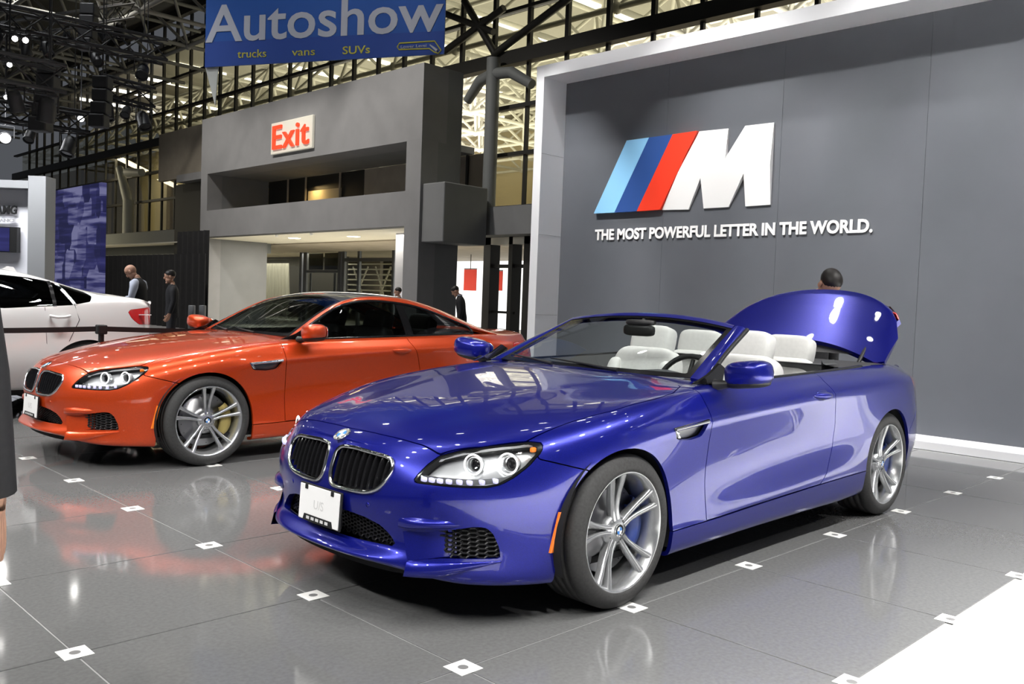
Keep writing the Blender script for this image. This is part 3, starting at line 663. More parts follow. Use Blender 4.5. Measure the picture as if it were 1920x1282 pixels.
def framed_glass(G, border):     # split a loft into clear glass and the black border round it
    nu, nv = G.shape[:2]; pm = grid_pm(G); L = np.linalg.norm(np.diff(G[:, nv//2], axis=0), axis=1).sum(); W_ = np.linalg.norm(np.diff(G[nu//2], axis=0), axis=1).sum()
    a = np.linspace(0, L, nu)[:, None].repeat(nv, 1).ravel(); b = np.linspace(0, W_, nv)[None].repeat(nu, 0).ravel()
    d = np.minimum(np.minimum(a-border[0], L-border[1]-a), np.minimum(b-border[2], W_-border[2]-b)); return clip(pm, -d), clip(pm, d)
def save_glass(key, G, border):
    g, b = framed_glass(G, border); CARM[key] = panel(key, g, 0); CARM[key+'_border'] = panel(key+'_border', b, .004)
save_glass('coupe_windscreen', band(tC, gC, 0, 2.02), (.05, .05, .035)); CARM['coupe_roof'] = panel('coupe_roof', grid_pm(band(tC, gC, 2.0, 5.0)), .01); save_glass('coupe_rear_window', band(tC, gC, 4.97, 7), (.03, .05, .035))
save_glass('open_windscreen', band(tV, gV, 0, 1.90), (.05, .03, .030)); CARM['header'] = None
def rail(E_, D_, n, bulge, nm, keep=None):
    _, e = curve(E_, n); _, d = curve(D_, n); G = []
    for i in range(n):
        m = (e[i]+d[i])/2; v = np.array([0, m[1], m[2]-.8]); v = v/np.linalg.norm(v); row = []
        for w in np.linspace(0, 1, 9): row.append(e[i]*(1-w)+d[i]*w+v*bulge*4*w*(1-w))
        G.append(row)
    pm = grid_pm(np.array(G)); return pm, np.array(G)
pmR, gR = rail(CE, CD, 120, .016, 'roof_rail'); CARM['roof_rail'] = panel('roof_rail', pmR, .025)
pmP, gP = rail(VE, VD, 60, .012, 'a_pillar'); CARM['a_pillar'] = panel('a_pillar', pmP, .03)
G = band(tV, gV, 1.86, 2.0); G = np.concatenate([G+[0, 0, .004], G[-1:]+[-.015, 0, -.010], G[-1:]+[-.006, 0, -.038], G[-3:-2]+[.03, 0, -.04]]); CARM['windscreen_header'] = panel('windscreen_header', grid_pm(G), 0)
mb = MB(); mb.tube([tuple(p+np.array([-.012, .004, -.006])) for p in gP[:, -1]], .013, 8); CARM['pillar_seal'] = mb.mesh('pillar_seal')
def belt(x): i = int(np.argmin(np.abs(GG[:GG.shape[0]//2+60, GNS-1, 0]-x))); p = GG[i, GNS-1]; return p[1], p[2]
def side_glass(x0, x1):
    _, d = curve(CD, 120); xs = np.linspace(x0, x1, 40); G = []
    for x in xs:
        y1 = np.interp(-x, -d[:, 0], d[:, 1])-.006; z1 = np.interp(-x, -d[:, 0], d[:, 2]); y0, z0 = belt(x); y0 -= .010; z0 += .004; G.append([(x, y0*(1-w)+y1*w+.012*4*w*(1-w), z0*(1-w)+z1*w) for w in np.linspace(0, 1, 7)])
    return np.array(G)
def trim_loop(G, r, nm):
    pts = [tuple(p) for p in G[:, 0]]+[tuple(p) for p in G[-1, 1:]]+[tuple(p) for p in G[::-1, -1][1:]]+[tuple(p) for p in G[0, ::-1][1:-1]]; mb = MB(); mb.tube(pts, r, 6, True); return mb.mesh(nm)
gW1, gW2, gWB = side_glass(-.86, -1.955), side_glass(-2.035, -2.775), side_glass(-1.95, -2.04)
CARM['door_window'] = panel('door_window', grid_pm(gW1), 0); CARM['quarter_window'] = panel('quarter_window', grid_pm(gW2), 0); CARM['b_pillar'] = panel('b_pillar', grid_pm(gWB), .01)
CARM['window_trim'] = trim_loop(side_glass(-.84, -2.79), .013, 'window_trim')
def belt_strip(x0, x1, nm):
    mb = MB(); G = []
    for x in np.linspace(x0, x1, 40): y, z = belt(x); G.append([(x, y+.004, z-.004), (x, y-.002, z+.010), (x, y-.022, z+.010), (x, y-.026, z-.015)])
    mb.grid(G); return mb.mesh(nm)
CARM['belt_strip'] = belt_strip(-.80, -2.62, 'belt_strip')
mb = MB(); mb.prism([(-.66, .955), (-.93, .955), (-.95, 1.03), (-.90, 1.055), (-.80, 1.0)], 'y', .795, .812); CARM['mirror_triangle'] = mb.mesh('mirror_triangle')
# cowl between hood and windscreen
G = []
for y in np.linspace(-.74, .74, 31):
    a = abs(y)/.70; G.append([(-.62-.05*a*a, y, top_z(-.64, y)-.012), (-.68-.08*a*a, y, .955-.012*a*a), (-.74-.10*a*a, y, .965)])
mb = MB(); mb.grid(G); CARM['cowl'] = mb.mesh('cowl')
def wiper(y0, y1):
    mb = MB(); mb.tube([(-.70, y0, .985), (-.74, (y0+y1)/2, 1.000), (-.80, y1, 1.008)], [.010, .007, .004], 6); return mb.mesh('wiper')
WIPERS = [wiper(.30, -.28), wiper(-.18, -.60)]
# cabin
def cabin_mesh(top):
    mb = MB(); n = 24; L_ = []; xs = np.linspace(-.80, -2.72, n)
    for s_ in (1, -1):
        G = []
        for x in xs: y, z = belt(x); y -= .035; G.append([(x, s_*y, z), (x, s_*(y-.02), z-.06), (x, s_*(y-.06), z-.22), (x, s_*(y-.04), .45), (x, s_*(y-.10), .32)])
        mb.grid(G)
    mb.box(-.6, -2.75, -.80, .80, .26, .30); return mb.mesh('cabin_lining')
CARM['cabin_lining'] = cabin_mesh(1)
mb = MB(); G = []
for y in np.linspace(-.78, .78, 25):
    h = .03*math.exp(-((y-.37)/.17)**2); G.append([(-.74, y, .952), (-.90, y, .965+h*.6), (-1.04, y, .955+h), (-1.10, y, .91+h), (-1.09, y, .80), (-1.02, y, .60), (-1.0, y, .42)])
mb.grid(G); CARM['dashboard'] = mb.mesh('dashboard')
Rs = Matrix.Rotation(math.radians(66), 3, 'Y')
mb = MB(); mb.tube([Vector((-1.24, .37, .885))+Rs @ Vector((.185*math.cos(2*PI*k/40), .185*math.sin(2*PI*k/40), 0)) for k in range(40)], .016, 8, True)
for a in (0, 180, 270): mb.tube([Vector((-1.24, .37, .885))+Rs @ Vector((r*math.sin(math.radians(a+90)), r*math.cos(math.radians(a+90)), -.02)) for r in (.02, .17)], .014, 6)
mb.sq((-1.225, .37, .88), (.05, .13, .12), .6, .7, None, 8, 16); CARM['steering_wheel'] = mb.mesh('steering_wheel')
mb = MB(); mb.sq((-1.285, 0, 1.188), (.05, .23, .072), .5, .6, None, 10, 20); mb.tube([(-1.27, 0, 1.20), (-1.31, 0, 1.235), (-1.33, 0, 1.25)], .014, 8); CARM['rear_view_mirror'] = mb.mesh('rear_view_mirror')
mb = MB(); mb.sq((-1.30, 0, 1.236), (.10, .20, .035), .5, .6, None, 8, 16); CARM['sensor_pod'] = mb.mesh('sensor_pod')
mb = MB(); mb.bev(-1.15, -2.2, -.13, .13, .30, .66, .03); CARM['centre_console'] = mb.mesh('centre_console')
Rb = Matrix.Rotation(math.radians(-15), 3, 'Y')
def seat_parts(w, hr):
    P = []; mb = MB(); mb.sq((0, 0, .44), (.54, w, .20), .35, .35); P.append(('seat_cushion', mb.mesh('seat_cushion')))
    mb = MB(); mb.sq((-.315, 0, .745), (.17, w, .64), .40, .38, Rb, 18, 28); P.append(('backrest', mb.mesh('backrest')))
    for s_ in (1, -1): mb = MB(); mb.sq((-.255, s_*w*.40, .72), (.17, .11, .52), .5, .6, Rb); P.append(('side_bolster', mb.mesh('side_bolster')))
    mb = MB(); mb.sq((-.425, 0, 1.105), (.135, w*hr, .205), .45, .42, Rb); P.append(('headrest', mb.mesh('headrest')))
    mb = MB()
    for s_ in (1, -1): mb.tube([(-.40, s_*.06, .98), (-.415, s_*.06, 1.05)], .008, 6)
    P.append(('headrest_posts', mb.mesh('headrest_posts'))); return P
FRONT_SEAT, REAR_SEAT = seat_parts(.53, .62), seat_parts(.50, .70)
def add_seat(car, x, y, parts, m, dz=0.):
    s_ = empty('seat', (x, y, dz), 0, car)
    for n, me in parts: link(n, me, 'chrome' if 'post' in n else m, s_)
    return s_
# rear shelf and folded roof well of the open car
mb = MB(); G = []
for x in np.linspace(-2.42, -3.10, 12):
    y, z = belt(x); y -= .03; G.append([(x, q*y, z+.004+.022*(1-q*q)*math.sin(PI*min(1, (-2.42-x)/.68+.15))) for q in np.linspace(-1, 1, 15)])
mb.grid(G); CARM['roof_well_cover'] = mb.mesh('roof_well_cover')
mb = MB(); mb.bev(-2.40, -2.52, -.66, .66, .72, 1.0, .03); CARM['rear_bulkhead'] = mb.mesh('rear_bulkhead')
mb = MB(); G = [[(x, y, z) for y in np.linspace(-.62, .62, 9)] for x, z in ((-3.12, .94), (-3.2, .60), (-3.85, .58))]; mb.grid(G); CARM['boot_floor'] = mb.mesh('boot_floor')
# underbody and wheel housings
mb = MB(); a = np.linspace(0, UMAX, 60); pts = [(Bx(u)*.965-.02, By(u)*.90, .20) for u in a]; pts += [(x, -y, z) for x, y, z in pts[-2:0:-1]]
mb.add(pts+[(x, y, z+.03) for x, y, z in pts], [tuple(range(len(pts))), tuple(range(2*len(pts)-1, len(pts)-1, -1))]+[(i, (i+1) % len(pts), (i+1) % len(pts)+len(pts), i+len(pts)) for i in range(len(pts))]); CARM['underbody'] = mb.mesh('underbody')
def liner():
    mb = MB(); G = []
    for a in np.linspace(-.35, PI+.35, 30): G.append([(.395*math.cos(a), y, .343+.395*math.sin(a)) for y in (.50, .70, .905)])
    mb.grid(G); G = [[(r*math.cos(a), .50, .343+r*math.sin(a)) for r in (.0, .395)] for a in np.linspace(-.6, PI+.6, 30)]; mb.grid(G); return mb.mesh('wheel_housing')
CARM['wheel_housing'] = liner()
MIRR = {}
def lr(car, key, m, name=None, parent=None, sides=(1, -1), parents=None, mesh=None):
    out = []
    for i, s_ in enumerate(sides):
        me = mesh or CARM[key]
        if s_ < 0:
            if me.name not in MIRR: MIRR[me.name] = mirror_mesh(me)
            me = MIRR[me.name]
        out.append(link(name or key, me, m, parents[i] if parents else (parent or car)))
    return out
def number_plate(car, txt):
    p = empty('number_plate', (.967, 0, .418), 0, car); p.rotation_euler = (0, math.radians(-3), 0)
    mb = MB(); mb.bev(-.012, 0, -.160, .160, -.083, .083, .004); mb.build('plate_frame', 'black', p)
    mb = MB(); mb.bev(-.002, .004, -.153, .153, -.077, .077, .002); mb.build('plate_face', 'plate', p)
    for y in (-.10, .10): mb = MB(); mb.bev(.003, .007, y-.011, y+.011, .058, .079, .002); mb.build('plate_tab', 'black', p)
    mb = MB(); mb.prism([(-.115, -.077), (-.105, -.050), (.105, -.050), (.115, -.077)], 'x', .003, .0065); mb.build('plate_holder', 'black', p)
    mb = MB()
    for k in range(5): mb.box(.0066, .0076, -.085+.036*k, -.062+.036*k, -.070, -.057)
    mb.build('holder_print', 'faint', p)
    t = text_mesh('U/S', .055, .0006, 0, 'CENTER'); mb = MB(); mb.add([(.0045+v.co.z, v.co.x, v.co.y-.018) for v in t.vertices], [tuple(f.vertices) for f in t.polygons]); mb.build('plate_print', 'faint', p)
    return p
def make_car(name, frame, paint, convertible, caliper, label, angs):
    car = empty(name, (frame[0], frame[1], 0), frame[2]); tag(car, label, 'car'); C = CARM
    bump = link('front_bumper', C['front_bumper'], paint, car); hood = link('hood', C['hood'], paint, car)
    lr(car, 'fender', paint); doors = lr(car, 'door', paint); lr(car, 'side_skirt', paint); lr(car, 'open_quarter_panel' if convertible else 'quarter_panel', paint, 'quarter_panel'); link('rear_bumper', C['rear_bumper'], paint, car)
    link('inner_shell', C['inner_shell'], 'dark', car); link('underbody', C['underbody'], 'dark', car)
    for x in (0, WBX):
        for o in lr(car, 'wheel_housing', 'dark'): o.location.x = x+.006
    lr(car, 'open_tail_lamp' if convertible else 'tail_lamp', 'red_lens', 'tail_lamp')
    kid = lr(car, 'kidney_frame', 'chrome'); lr(car, 'grille_backing', 'dark', parents=kid)
    for me in SLATS: lr(car, None, 'gloss_black', 'slat', parents=kid, mesh=me)
    link('intake_backing', C['intake_backing'], 'dark', bump)
    for o in lr(car, 'intake_mesh', 'black', 'mesh_grille', bump)+lr(car, 'duct_mesh', 'black', 'mesh_grille', bump): o['kind'] = 'stuff'
    lr(car, 'duct_backing', 'dark', parent=bump); lr(car, 'duct_cheek', paint, parent=bump); lr(car, 'upper_blade', paint, parent=bump); lr(car, 'winglet', paint, parent=bump)
    for s_ in (1, -1):
        mb = MB(); x = nose_x(.29, .472); mb.lathe([(0, 0), (.010, .0), (.011, -.004)], 'x', 14, (x+.0025, s_*.29, .472)); mb.build('parking_sensor', paint, bump)
    H = lr(car, 'lamp_cover', 'lamp_glass', 'headlamp'); lr(car, 'lamp_bucket', 'lamp_inner', parents=H); lr(car, 'lamp_bezel', 'gloss_black', parents=H)
    for me in RINGS: lr(car, None, 'ring', 'corona_ring', parents=H, mesh=me)
    for me in PROJ: lr(car, None, 'lamp_inner', 'projector_bezel', parents=H, mesh=me)
    for me in LENS: lr(car, None, 'gloss_black', 'projector_lens', parents=H, mesh=me)
    lr(car, 'led_strip', 'grey_trim', parents=H); lr(car, 'brow_strip', 'white', parents=H); lr(car, 'amber_bulb', 'amber', parents=H)
    for me in CELLS: lr(car, None, 'led', 'led_cell', parents=H, mesh=me)
    lr(car, 'side_marker', 'amber'); lr(car, 'vent_backing', 'alloy_dark', 'fender_vent'); lr(car, 'vent_blade', 'chrome'); lr(car, 'vent_corner', 'chrome')
    lr(car, 'door_handle', paint, parents=doors); lr(car, 'handle_cup', paint, parents=doors)
    mh = lr(car, 'mirror_housing', paint, 'side_mirror'); lr(car, 'mirror_base', 'black', parents=mh); lr(car, 'mirror_arm', 'black', parents=mh); lr(car, 'mirror_glass', 'chrome', parents=mh)
    badge = empty('badge', (.858, 0, top_z(.858, 0)+.004), 0, car); badge.rotation_euler = (0, math.radians(31), 0)
    for n, me, m in ROUND_HOOD: link(n, me, m, badge, rot=(0, 0, -PI/2))
    number_plate(car, '')
    for x in (0, WBX):
        for s_ in (1, -1): add_wheel(car, x, s_, caliper, angs[0] if x == 0 else angs[1])
    link('cowl', C['cowl'], 'black', car)
    for me in WIPERS: link('wiper', me, 'black', car)
    link('dashboard', C['dashboard'], 'grey_trim', car); link('cabin_lining', C['cabin_lining'], 'grey_trim' if not convertible else 'grey_trim', car); link('steering_wheel', C['steering_wheel'], 'black_leather', car); link('rear_view_mirror', C['rear_view_mirror'], 'black', car); link('sensor_pod', C['sensor_pod'], 'black', car); link('centre_console', C['centre_console'], 'grey_trim', car)
    sm = 'white_leather' if convertible else 'black_leather'
    for y in (.37, -.37): add_seat(car, -1.53, y, FRONT_SEAT, sm, -.005); add_seat(car, -2.10, y*.95, REAR_SEAT, sm, -.035)
    lr(car, 'belt_strip', 'gloss_black'); lr(car, 'mirror_triangle', 'gloss_black')
    if convertible:
        g = link('windscreen', C['open_windscreen'], 'glass', car); link('windscreen_border', C['open_windscreen_border'], 'gloss_black', g)
        lr(car, 'a_pillar', paint); link('windscreen_header', C['windscreen_header'], paint, car); lr(car, 'pillar_seal', 'black')
        link('roof_well_cover', C['roof_well_cover'], 'soft_top', car); link('rear_bulkhead', C['rear_bulkhead'], 'grey_trim', car); link('boot_floor', C['boot_floor'], 'dark', car)
        hx, hz = -3.10, 1.03
        lid = empty('boot_lid', (hx, 0, hz), 0, car); lid.rotation_euler = (0, math.radians(39), 0)
        o = link('lid_panel', C['open_lid'], paint, lid); o.location = (-hx, 0, -hz)
        for o in lr(car, 'open_lid_lamp', 'red_lens', 'lid_lamp', lid): o.location = (-hx, 0, -hz)
        mb = MB(); G = [[(x, y, z) for y in np.linspace(-.56, .56, 9)] for x, z in ((-3.16, 1.0), (-3.5, .985), (-3.78, .96), (-3.87, .80))]; mb.grid(G); o = mb.build('lid_lining', 'black', lid); o.location = (-hx, 0, -hz)
        for s_ in (1, -1): mb = MB(); mb.tube([(-3.02, s_*.60, .94), (-3.10, s_*.60, 1.02), (-3.24, s_*.58, 1.10)], .014, 8); mb.build('lid_hinge', 'black', car)
    else:
        g = link('windscreen', C['coupe_windscreen'], 'dark_glass', car); link('windscreen_border', C['coupe_windscreen_border'], 'gloss_black', g)
        link('roof', C['coupe_roof'], 'carbon', car); g = link('rear_window', C['coupe_rear_window'], 'dark_glass', car); link('rear_window_border', C['coupe_rear_window_border'], 'gloss_black', g)
        lr(car, 'roof_rail', paint); lr(car, 'door_window', 'dark_glass'); lr(car, 'quarter_window', 'dark_glass'); lr(car, 'b_pillar', 'gloss_black'); lr(car, 'window_trim', 'gloss_black')
        lid = link('boot_lid', C['trunk_lid'], paint, car); lr(car, 'lid_lamp', 'red_lens', parent=lid)
    return car
BLUE = make_car('convertible_car', (.9459, .9436, 3.147), 'blue', True, 'caliper_blue', 'blue convertible car with its roof down and boot lid raised', (8, 84))
ORANGE = make_car('coupe_car', (.954, 4.912, math.radians(180.46)), 'orange', False, 'caliper_gold', 'orange coupe car with dark roof and gold brake calipers', (90, 84))
# ================================================================== the hall
M.update({
 'tile': noisy(mat('dark_tile', (.150, .151, .152), .075, spec=.55), 55, .10, 0, 6),
 'grout': mat('grout', (.30, .30, .30), .6), 'corner': mat('corner_plate', (.80, .80, .78), .4), 'mark': mat('plate_mark', (.18, .18, .18), .5),
 'white_floor': mat('white_floor', (.88, .88, .87), .30),
 'hall_floor': noisy(mat('hall_carpet', (.16, .16, .165), .55), 30, .15),
 'panel': noisy(mat('wall_panel_grey', (.100, .107, .122), .48), 3, .03), 'frame': mat('frame_white', (.78, .79, .82), .45), 'letter': mat('letter_white', (.86, .86, .86), .4), 'letter_side': mat('letter_side', (.30, .30, .31), .5),
 'm_light': mat('stripe_light_blue', (.27, .58, .88), .4), 'm_dark': mat('stripe_dark_blue', (.025, .075, .27), .4), 'm_red': mat('stripe_red', (.80, .045, .018), .4),
 'concrete': noisy(mat('portal_concrete', (.235, .235, .24), .8), 1.6, .05, .02), 'concrete2': noisy(mat('pier_concrete', (.19, .195, .20), .8), 1.6, .05),
 'mullion': mat('bronze_mullion', (.020, .019, .016), .55), 'column': mat('column_grey', (.16, .17, .17), .6), 'pale_column': mat('column_pale', (.42, .43, .40), .55),
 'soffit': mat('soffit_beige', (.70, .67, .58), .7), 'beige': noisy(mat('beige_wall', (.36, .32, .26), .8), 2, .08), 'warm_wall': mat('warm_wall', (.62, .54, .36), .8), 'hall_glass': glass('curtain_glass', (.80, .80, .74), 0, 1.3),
 'black_drape': noisy(mat('black_drape', (.006, .006, .007), .95), 8, .3), 'curtain': noisy(mat('pale_curtain', (.42, .42, .38), .9), 4, .1, 0, 2, (1, 6, .3)),
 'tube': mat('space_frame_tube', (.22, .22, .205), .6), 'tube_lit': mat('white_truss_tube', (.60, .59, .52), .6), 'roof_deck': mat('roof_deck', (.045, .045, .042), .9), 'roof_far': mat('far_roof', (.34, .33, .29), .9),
 'rig': mat('rig_black', (.010, .010, .011), .55), 'lens_on': mat('lamp_lens', (1, 1, 1), .3, emit=26, ecol=(1, .97, .92)), 'downlight': mat('downlight', (1, 1, 1), .4, emit=9, ecol=(1, .95, .84)), 'strip_on': mat('strip_light', (1, 1, 1), .4, emit=4.0, ecol=(1, .95, .82)),
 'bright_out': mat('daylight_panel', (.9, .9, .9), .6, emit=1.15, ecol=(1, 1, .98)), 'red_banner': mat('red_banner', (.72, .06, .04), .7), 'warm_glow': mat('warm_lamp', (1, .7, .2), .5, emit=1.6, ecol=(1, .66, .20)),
 'booth_grey': mat('booth_grey', (.24, .245, .25), .5), 'booth_white': mat('booth_white', (.74, .74, .78), .5), 'text_black': mat('text_black', (.01, .01, .01), .5), 'text_grey': mat('text_grey', (.35, .35, .36), .5),
 'exit_white': mat('exit_box', (.62, .60, .52), .5, emit=.18, ecol=(1, .95, .8)), 'exit_red': mat('exit_red', (.90, .045, .02), .5, emit=.75, ecol=(1, .07, .02)),
 'banner_blue': mat('banner_blue', (.018, .085, .34), .7), 'banner_band': mat('banner_band', (.020, .060, .28), .7), 'banner_text': mat('banner_text', (.44, .46, .52), .7), 'banner_yellow': mat('banner_yellow', (.50, .46, .06), .7), 'pennant': mat('pennant_grey', (.44, .45, .42), .7),
 'skin': noisy(mat('skin', (.50, .28, .19), .55), 30, .06), 'hair': mat('hair_dark', (.012, .010, .009), .5), 'suit': noisy(mat('dark_suit', (.012, .012, .014), .8), 60, .2), 'shirt': mat('pale_shirt', (.52, .56, .66), .8), 'trousers': mat('dark_trousers', (.02, .02, .024), .8), 'shoe': mat('black_shoe', (.008, .008, .008), .3),
})
def screen_mat():          # blue LED wall showing streaked picture content
    m = mat('led_screen', (.012, .012, .05), .35); nt = m.node_tree; b = nt.nodes['Principled BSDF']; tc = nt.nodes.new('ShaderNodeTexCoord'); mp = nt.nodes.new('ShaderNodeMapping'); mp.inputs['Scale'].default_value = (.1, .35, 5.0); nt.links.new(tc.outputs['Object'], mp.inputs[0])
    n1 = nt.nodes.new('ShaderNodeTexNoise'); n1.inputs['Scale'].default_value = 1.6; n1.inputs['Detail'].default_value = 3; nt.links.new(mp.outputs[0], n1.inputs['Vector'])
    mp2 = nt.nodes.new('ShaderNodeMapping'); mp2.inputs['Scale'].default_value = (.1, 1.1, 1.0); nt.links.new(tc.outputs['Object'], mp2.inputs[0]); n2 = nt.nodes.new('ShaderNodeTexVoronoi'); n2.distance = 'CHEBYCHEV'; n2.inputs['Scale'].default_value = 1.5; nt.links.new(mp2.outputs[0], n2.inputs['Vector']); sc_ = nt.nodes.new('ShaderNodeSeparateColor'); nt.links.new(n2.outputs['Color'], sc_.inputs[0])
    mu = nt.nodes.new('ShaderNodeMath'); mu.operation = 'MULTIPLY'; nt.links.new(n1.outputs[0], mu.inputs[0]); ad = nt.nodes.new('ShaderNodeMath'); ad.operation = 'MULTIPLY_ADD'; ad.inputs[1].default_value = .55; ad.inputs[2].default_value = .55; nt.links.new(sc_.outputs[0], ad.inputs[0]); nt.links.new(ad.outputs[0], mu.inputs[1])
    r = nt.nodes.new('ShaderNodeValToRGB'); e = r.color_ramp.elements; e[0].position = .30; e[0].color = (.012, .013, .075, 1); e[1].position = .62; e[1].color = (.34, .34, .62, 1); k = e.new(.44); k.color = (.05, .05, .22, 1); nt.links.new(mu.outputs[0], r.inputs[0])
    nt.links.new(r.outputs[0], b.inputs['Emission Color']); b.inputs['Emission Strength'].default_value = .38; return m
M['screen'] = screen_mat()
def S_(o): o['kind'] = 'structure'; return o
def bx(name, m, x0, x1, y0, y1, z0, z1, parent=None, b=0.):
    mb = MB(); (mb.bev(x0, x1, y0, y1, z0, z1, b) if b else mb.box(x0, x1, y0, y1, z0, z1)); return mb.build(name, m, parent)
# ---- floors
floor = S_(bx('floor', 'grout', -8, 7.06, -1.03, 10.0, -.06, -.004))
mb = MB(); mb.bev(.004, .996, .004, .996, -.02, 0, .002); TILE = mb.mesh('floor_tile')
for i in range(-6, 8):
    for j in range(-2, 10):
        if j == -2 or i == 7: continue
        link('floor_tile', TILE, 'tile', floor, loc=(i, j, 0))
mb = MB(); mb.bev(-.052, .052, -.052, .052, .0005, .003, .0008); CORNER = mb.mesh('corner_plate')
mb = MB(); mb.lathe([(0, .0034), (.020, .0034)], 'z', 16); MARK = mb.mesh('plate_mark')
mb = MB(); mb.lathe([(.027, .0034), (.031, .0034)], 'z', 20); MARKR = mb.mesh('plate_ring')
for i in range(-5, 7):
    for j in range(-1, 9):
        o = link('corner_plate', CORNER, 'corner', floor, loc=(i, j, 0)); link('plate_mark', MARK, 'mark', o); 
S_(bx('floor_white', 'white_floor', -14, 16, -16, -1.034, -.06, .004))
S_(bx('floor_hall', 'hall_floor', -40, 40, 10.0, 75, -.06, -.006)); S_(bx('floor_aisle', 'hall_floor', 7.62, 40, -16, 10.0, -.06, -.006)); S_(bx('floor_side', 'hall_floor', -40, -8, -1.03, 10.0, -.06, -.006))
# ---- grey display wall with white surround
XF, XP = 7.05, 7.53
wall = S_(bx('wall_back', 'black', XP+.02, XP+.10, -8.0, 6.44, 0, 4.60))
ys = [6.43, 4.62, 2.97, 1.30, -.36, -2.02, -3.68, -5.34, -7.9]
for a, b in zip(ys[1:], ys[:-1]): bx('wall_panel', 'panel', XP, XP+.025, a+.0015, b-.0015, .05, 4.56, wall)
fr = bx('frame_pillar', 'frame', XF, XP+.12, 6.43, 6.58, 0, 4.69, wall, .004); bx('frame_beam', 'frame', XF, XP+.12, -8, 6.4295, 4.52, 4.69, wall, .004); bx('frame_sill', 'frame', XF, XP+.12, -8, 6.4295, 0, .085, wall, .004); bx('frame_pillar', 'frame', XF, XP+.12, -8.15, -8.001, 0, 4.69, wall, .004)
for z in (1.15, 2.30, 3.45): bx('frame_joint', 'booth_grey', XF+.01, XP-.01, 6.4285, 6.4296, z, z+.004, wall)
# ---- stripe logo
logo = empty('wall_emblem', (XP, 3.4, 2.4)); tag(logo, 'three coloured stripes beside a white letter on the grey wall', 'wall emblem')
def face(pts, m, name, x=XP-.06, d=.06):
    q = [on_x(px, py, x) for px, py in pts]; mb = MB(); mb.prism([(p.y, p.z) for p in q], 'x', x, x+d); o = mb.build(name, m, logo); o.matrix_parent_inverse = Matrix.Translation(-logo.location); return o
face([(1175, 263.3), (1216.7, 257.7), (1151.7, 398.3), (1113.3, 400)], 'm_light', 'stripe'); face([(1216.9, 257.7), (1261, 251.7), (1193.3, 396), (1151.9, 398.3)], 'm_dark', 'stripe'); face([(1261.2, 251.7), (1306.7, 245), (1236.7, 392.7), (1193.5, 396)], 'm_red', 'stripe')
MT = [(1307, 245), (1361.7, 239.5), (1358.3, 297), (1393.3, 234.5), (1447.3, 228.3), (1443.5, 308.3), (1397.5, 312), (1361, 314.7), (1319, 318), (1271.5, 322)]
MB_ = [(1271.5, 322), (1319, 318), (1361, 314.7), (1397.5, 312), (1443.5, 308.3), (1440, 382.7), (1393.3, 386), (1393.3, 325), (1361.7, 387.3), (1315, 390), (1312.3, 333.3), (1286.7, 392), (1236.9, 392.7)]
def letter_half(pts, name, dx_top, dx_bot):       # bevelled halves meet in a ridge
    q = [on_x(px, py, XP-.07) for px, py in pts]; zs = [p.z for p in q]; z0, z1 = min(zs), max(zs); V = [(XP-.07+(dx_top*(p.z-z0)+dx_bot*(z1-p.z))/(z1-z0), p.y, p.z) for p in q]; n = len(V)
    mb = MB(); mb.add(V+[(XP, y, z) for _, y, z in V], [tuple(range(n))]+[(i, (i+1) % n, (i+1) % n+n, i+n) for i in range(n)]); o = mb.build(name, 'letter', logo); o.matrix_parent_inverse = Matrix.Translation(-logo.location)
letter_half(MT, 'letter_upper', .05, .0); letter_half(MB_, 'letter_lower', 0., .05)
# ---- slogan
sl = empty('wall_slogan', (XP, 3.2, 1.9)); tag(sl, 'white raised slogan lettering below the stripe emblem on the grey wall', 'lettering')
p0, p1 = on_x(1115.5, 449.5, XP-.012), on_x(1636, 433, XP-.012); ch = on_x(1117, 430.5, XP-.012).z-p0.z
tm = text_mesh('THE MOST POWERFUL LETTER IN THE WORLD.', 1, .02, .034, 'LEFT', 1.0); xs_t = [v.co.x for v in tm.vertices]; w0, w1 = min(xs_t), max(xs_t); hh = max(v.co.y for v in tm.vertices)
for V, F in islands(tm):
    mb = MB(); mb.add([(XP-.012-v.z*.6, p0.y+(v.x-w0)/(w1-w0)*(p1.y-p0.y), p0.z+v.y/hh*ch*1.02) for v in V], F); o = mb.build('letter', 'letter', sl); o.matrix_parent_inverse = Matrix.Translation(-sl.location)
# ---- concrete exit portal
XE, XB = 13.5, 16.2; XG = XE+6.9
por = S_(bx('wall_portal', 'concrete', XE, XE+.9, 17.2, 30.72, 5.75, 7.86))
bx('portal_band', 'concrete', XE, XE+.9, 17.88, 30.18, 3.35, 4.35, por); bx('portal_pier', 'concrete', XE, XE+.6, 30.181, 30.72, 0, 5.749, por); bx('portal_pier', 'concrete', XE, XE+.6, 17.2, 17.879, 0, 5.749, por)
bx('portal_side', 'concrete2', XE+.9, XE+1.46, 17.2, 17.5, 0, 7.86, por); bx('portal_side', 'concrete2', XE+.601, XE+.9, 17.2, 17.5, 0, 5.749, por)
bx('slot_return', 'concrete2', XE+.6, XB-.1, 30.19, 30.4, 0, 5.75, por); bx('slot_soffit', 'concrete2', XE+.9, XB-.1, 17.88, 30.19, 5.75, 5.95, por); bx('slot_floor', 'soffit', XE+.9, XB-.1, 17.6, 30.19, 3.36, 3.40, por)
bx('lower_soffit', 'soffit', XE+.05, XG+.1, 17.88, 30.15, 3.30, 3.345, por)
bx('portal_box', 'concrete2', 13.58, 15.2, 16.25, 17.19, 2.88, 4.52, por, .03)
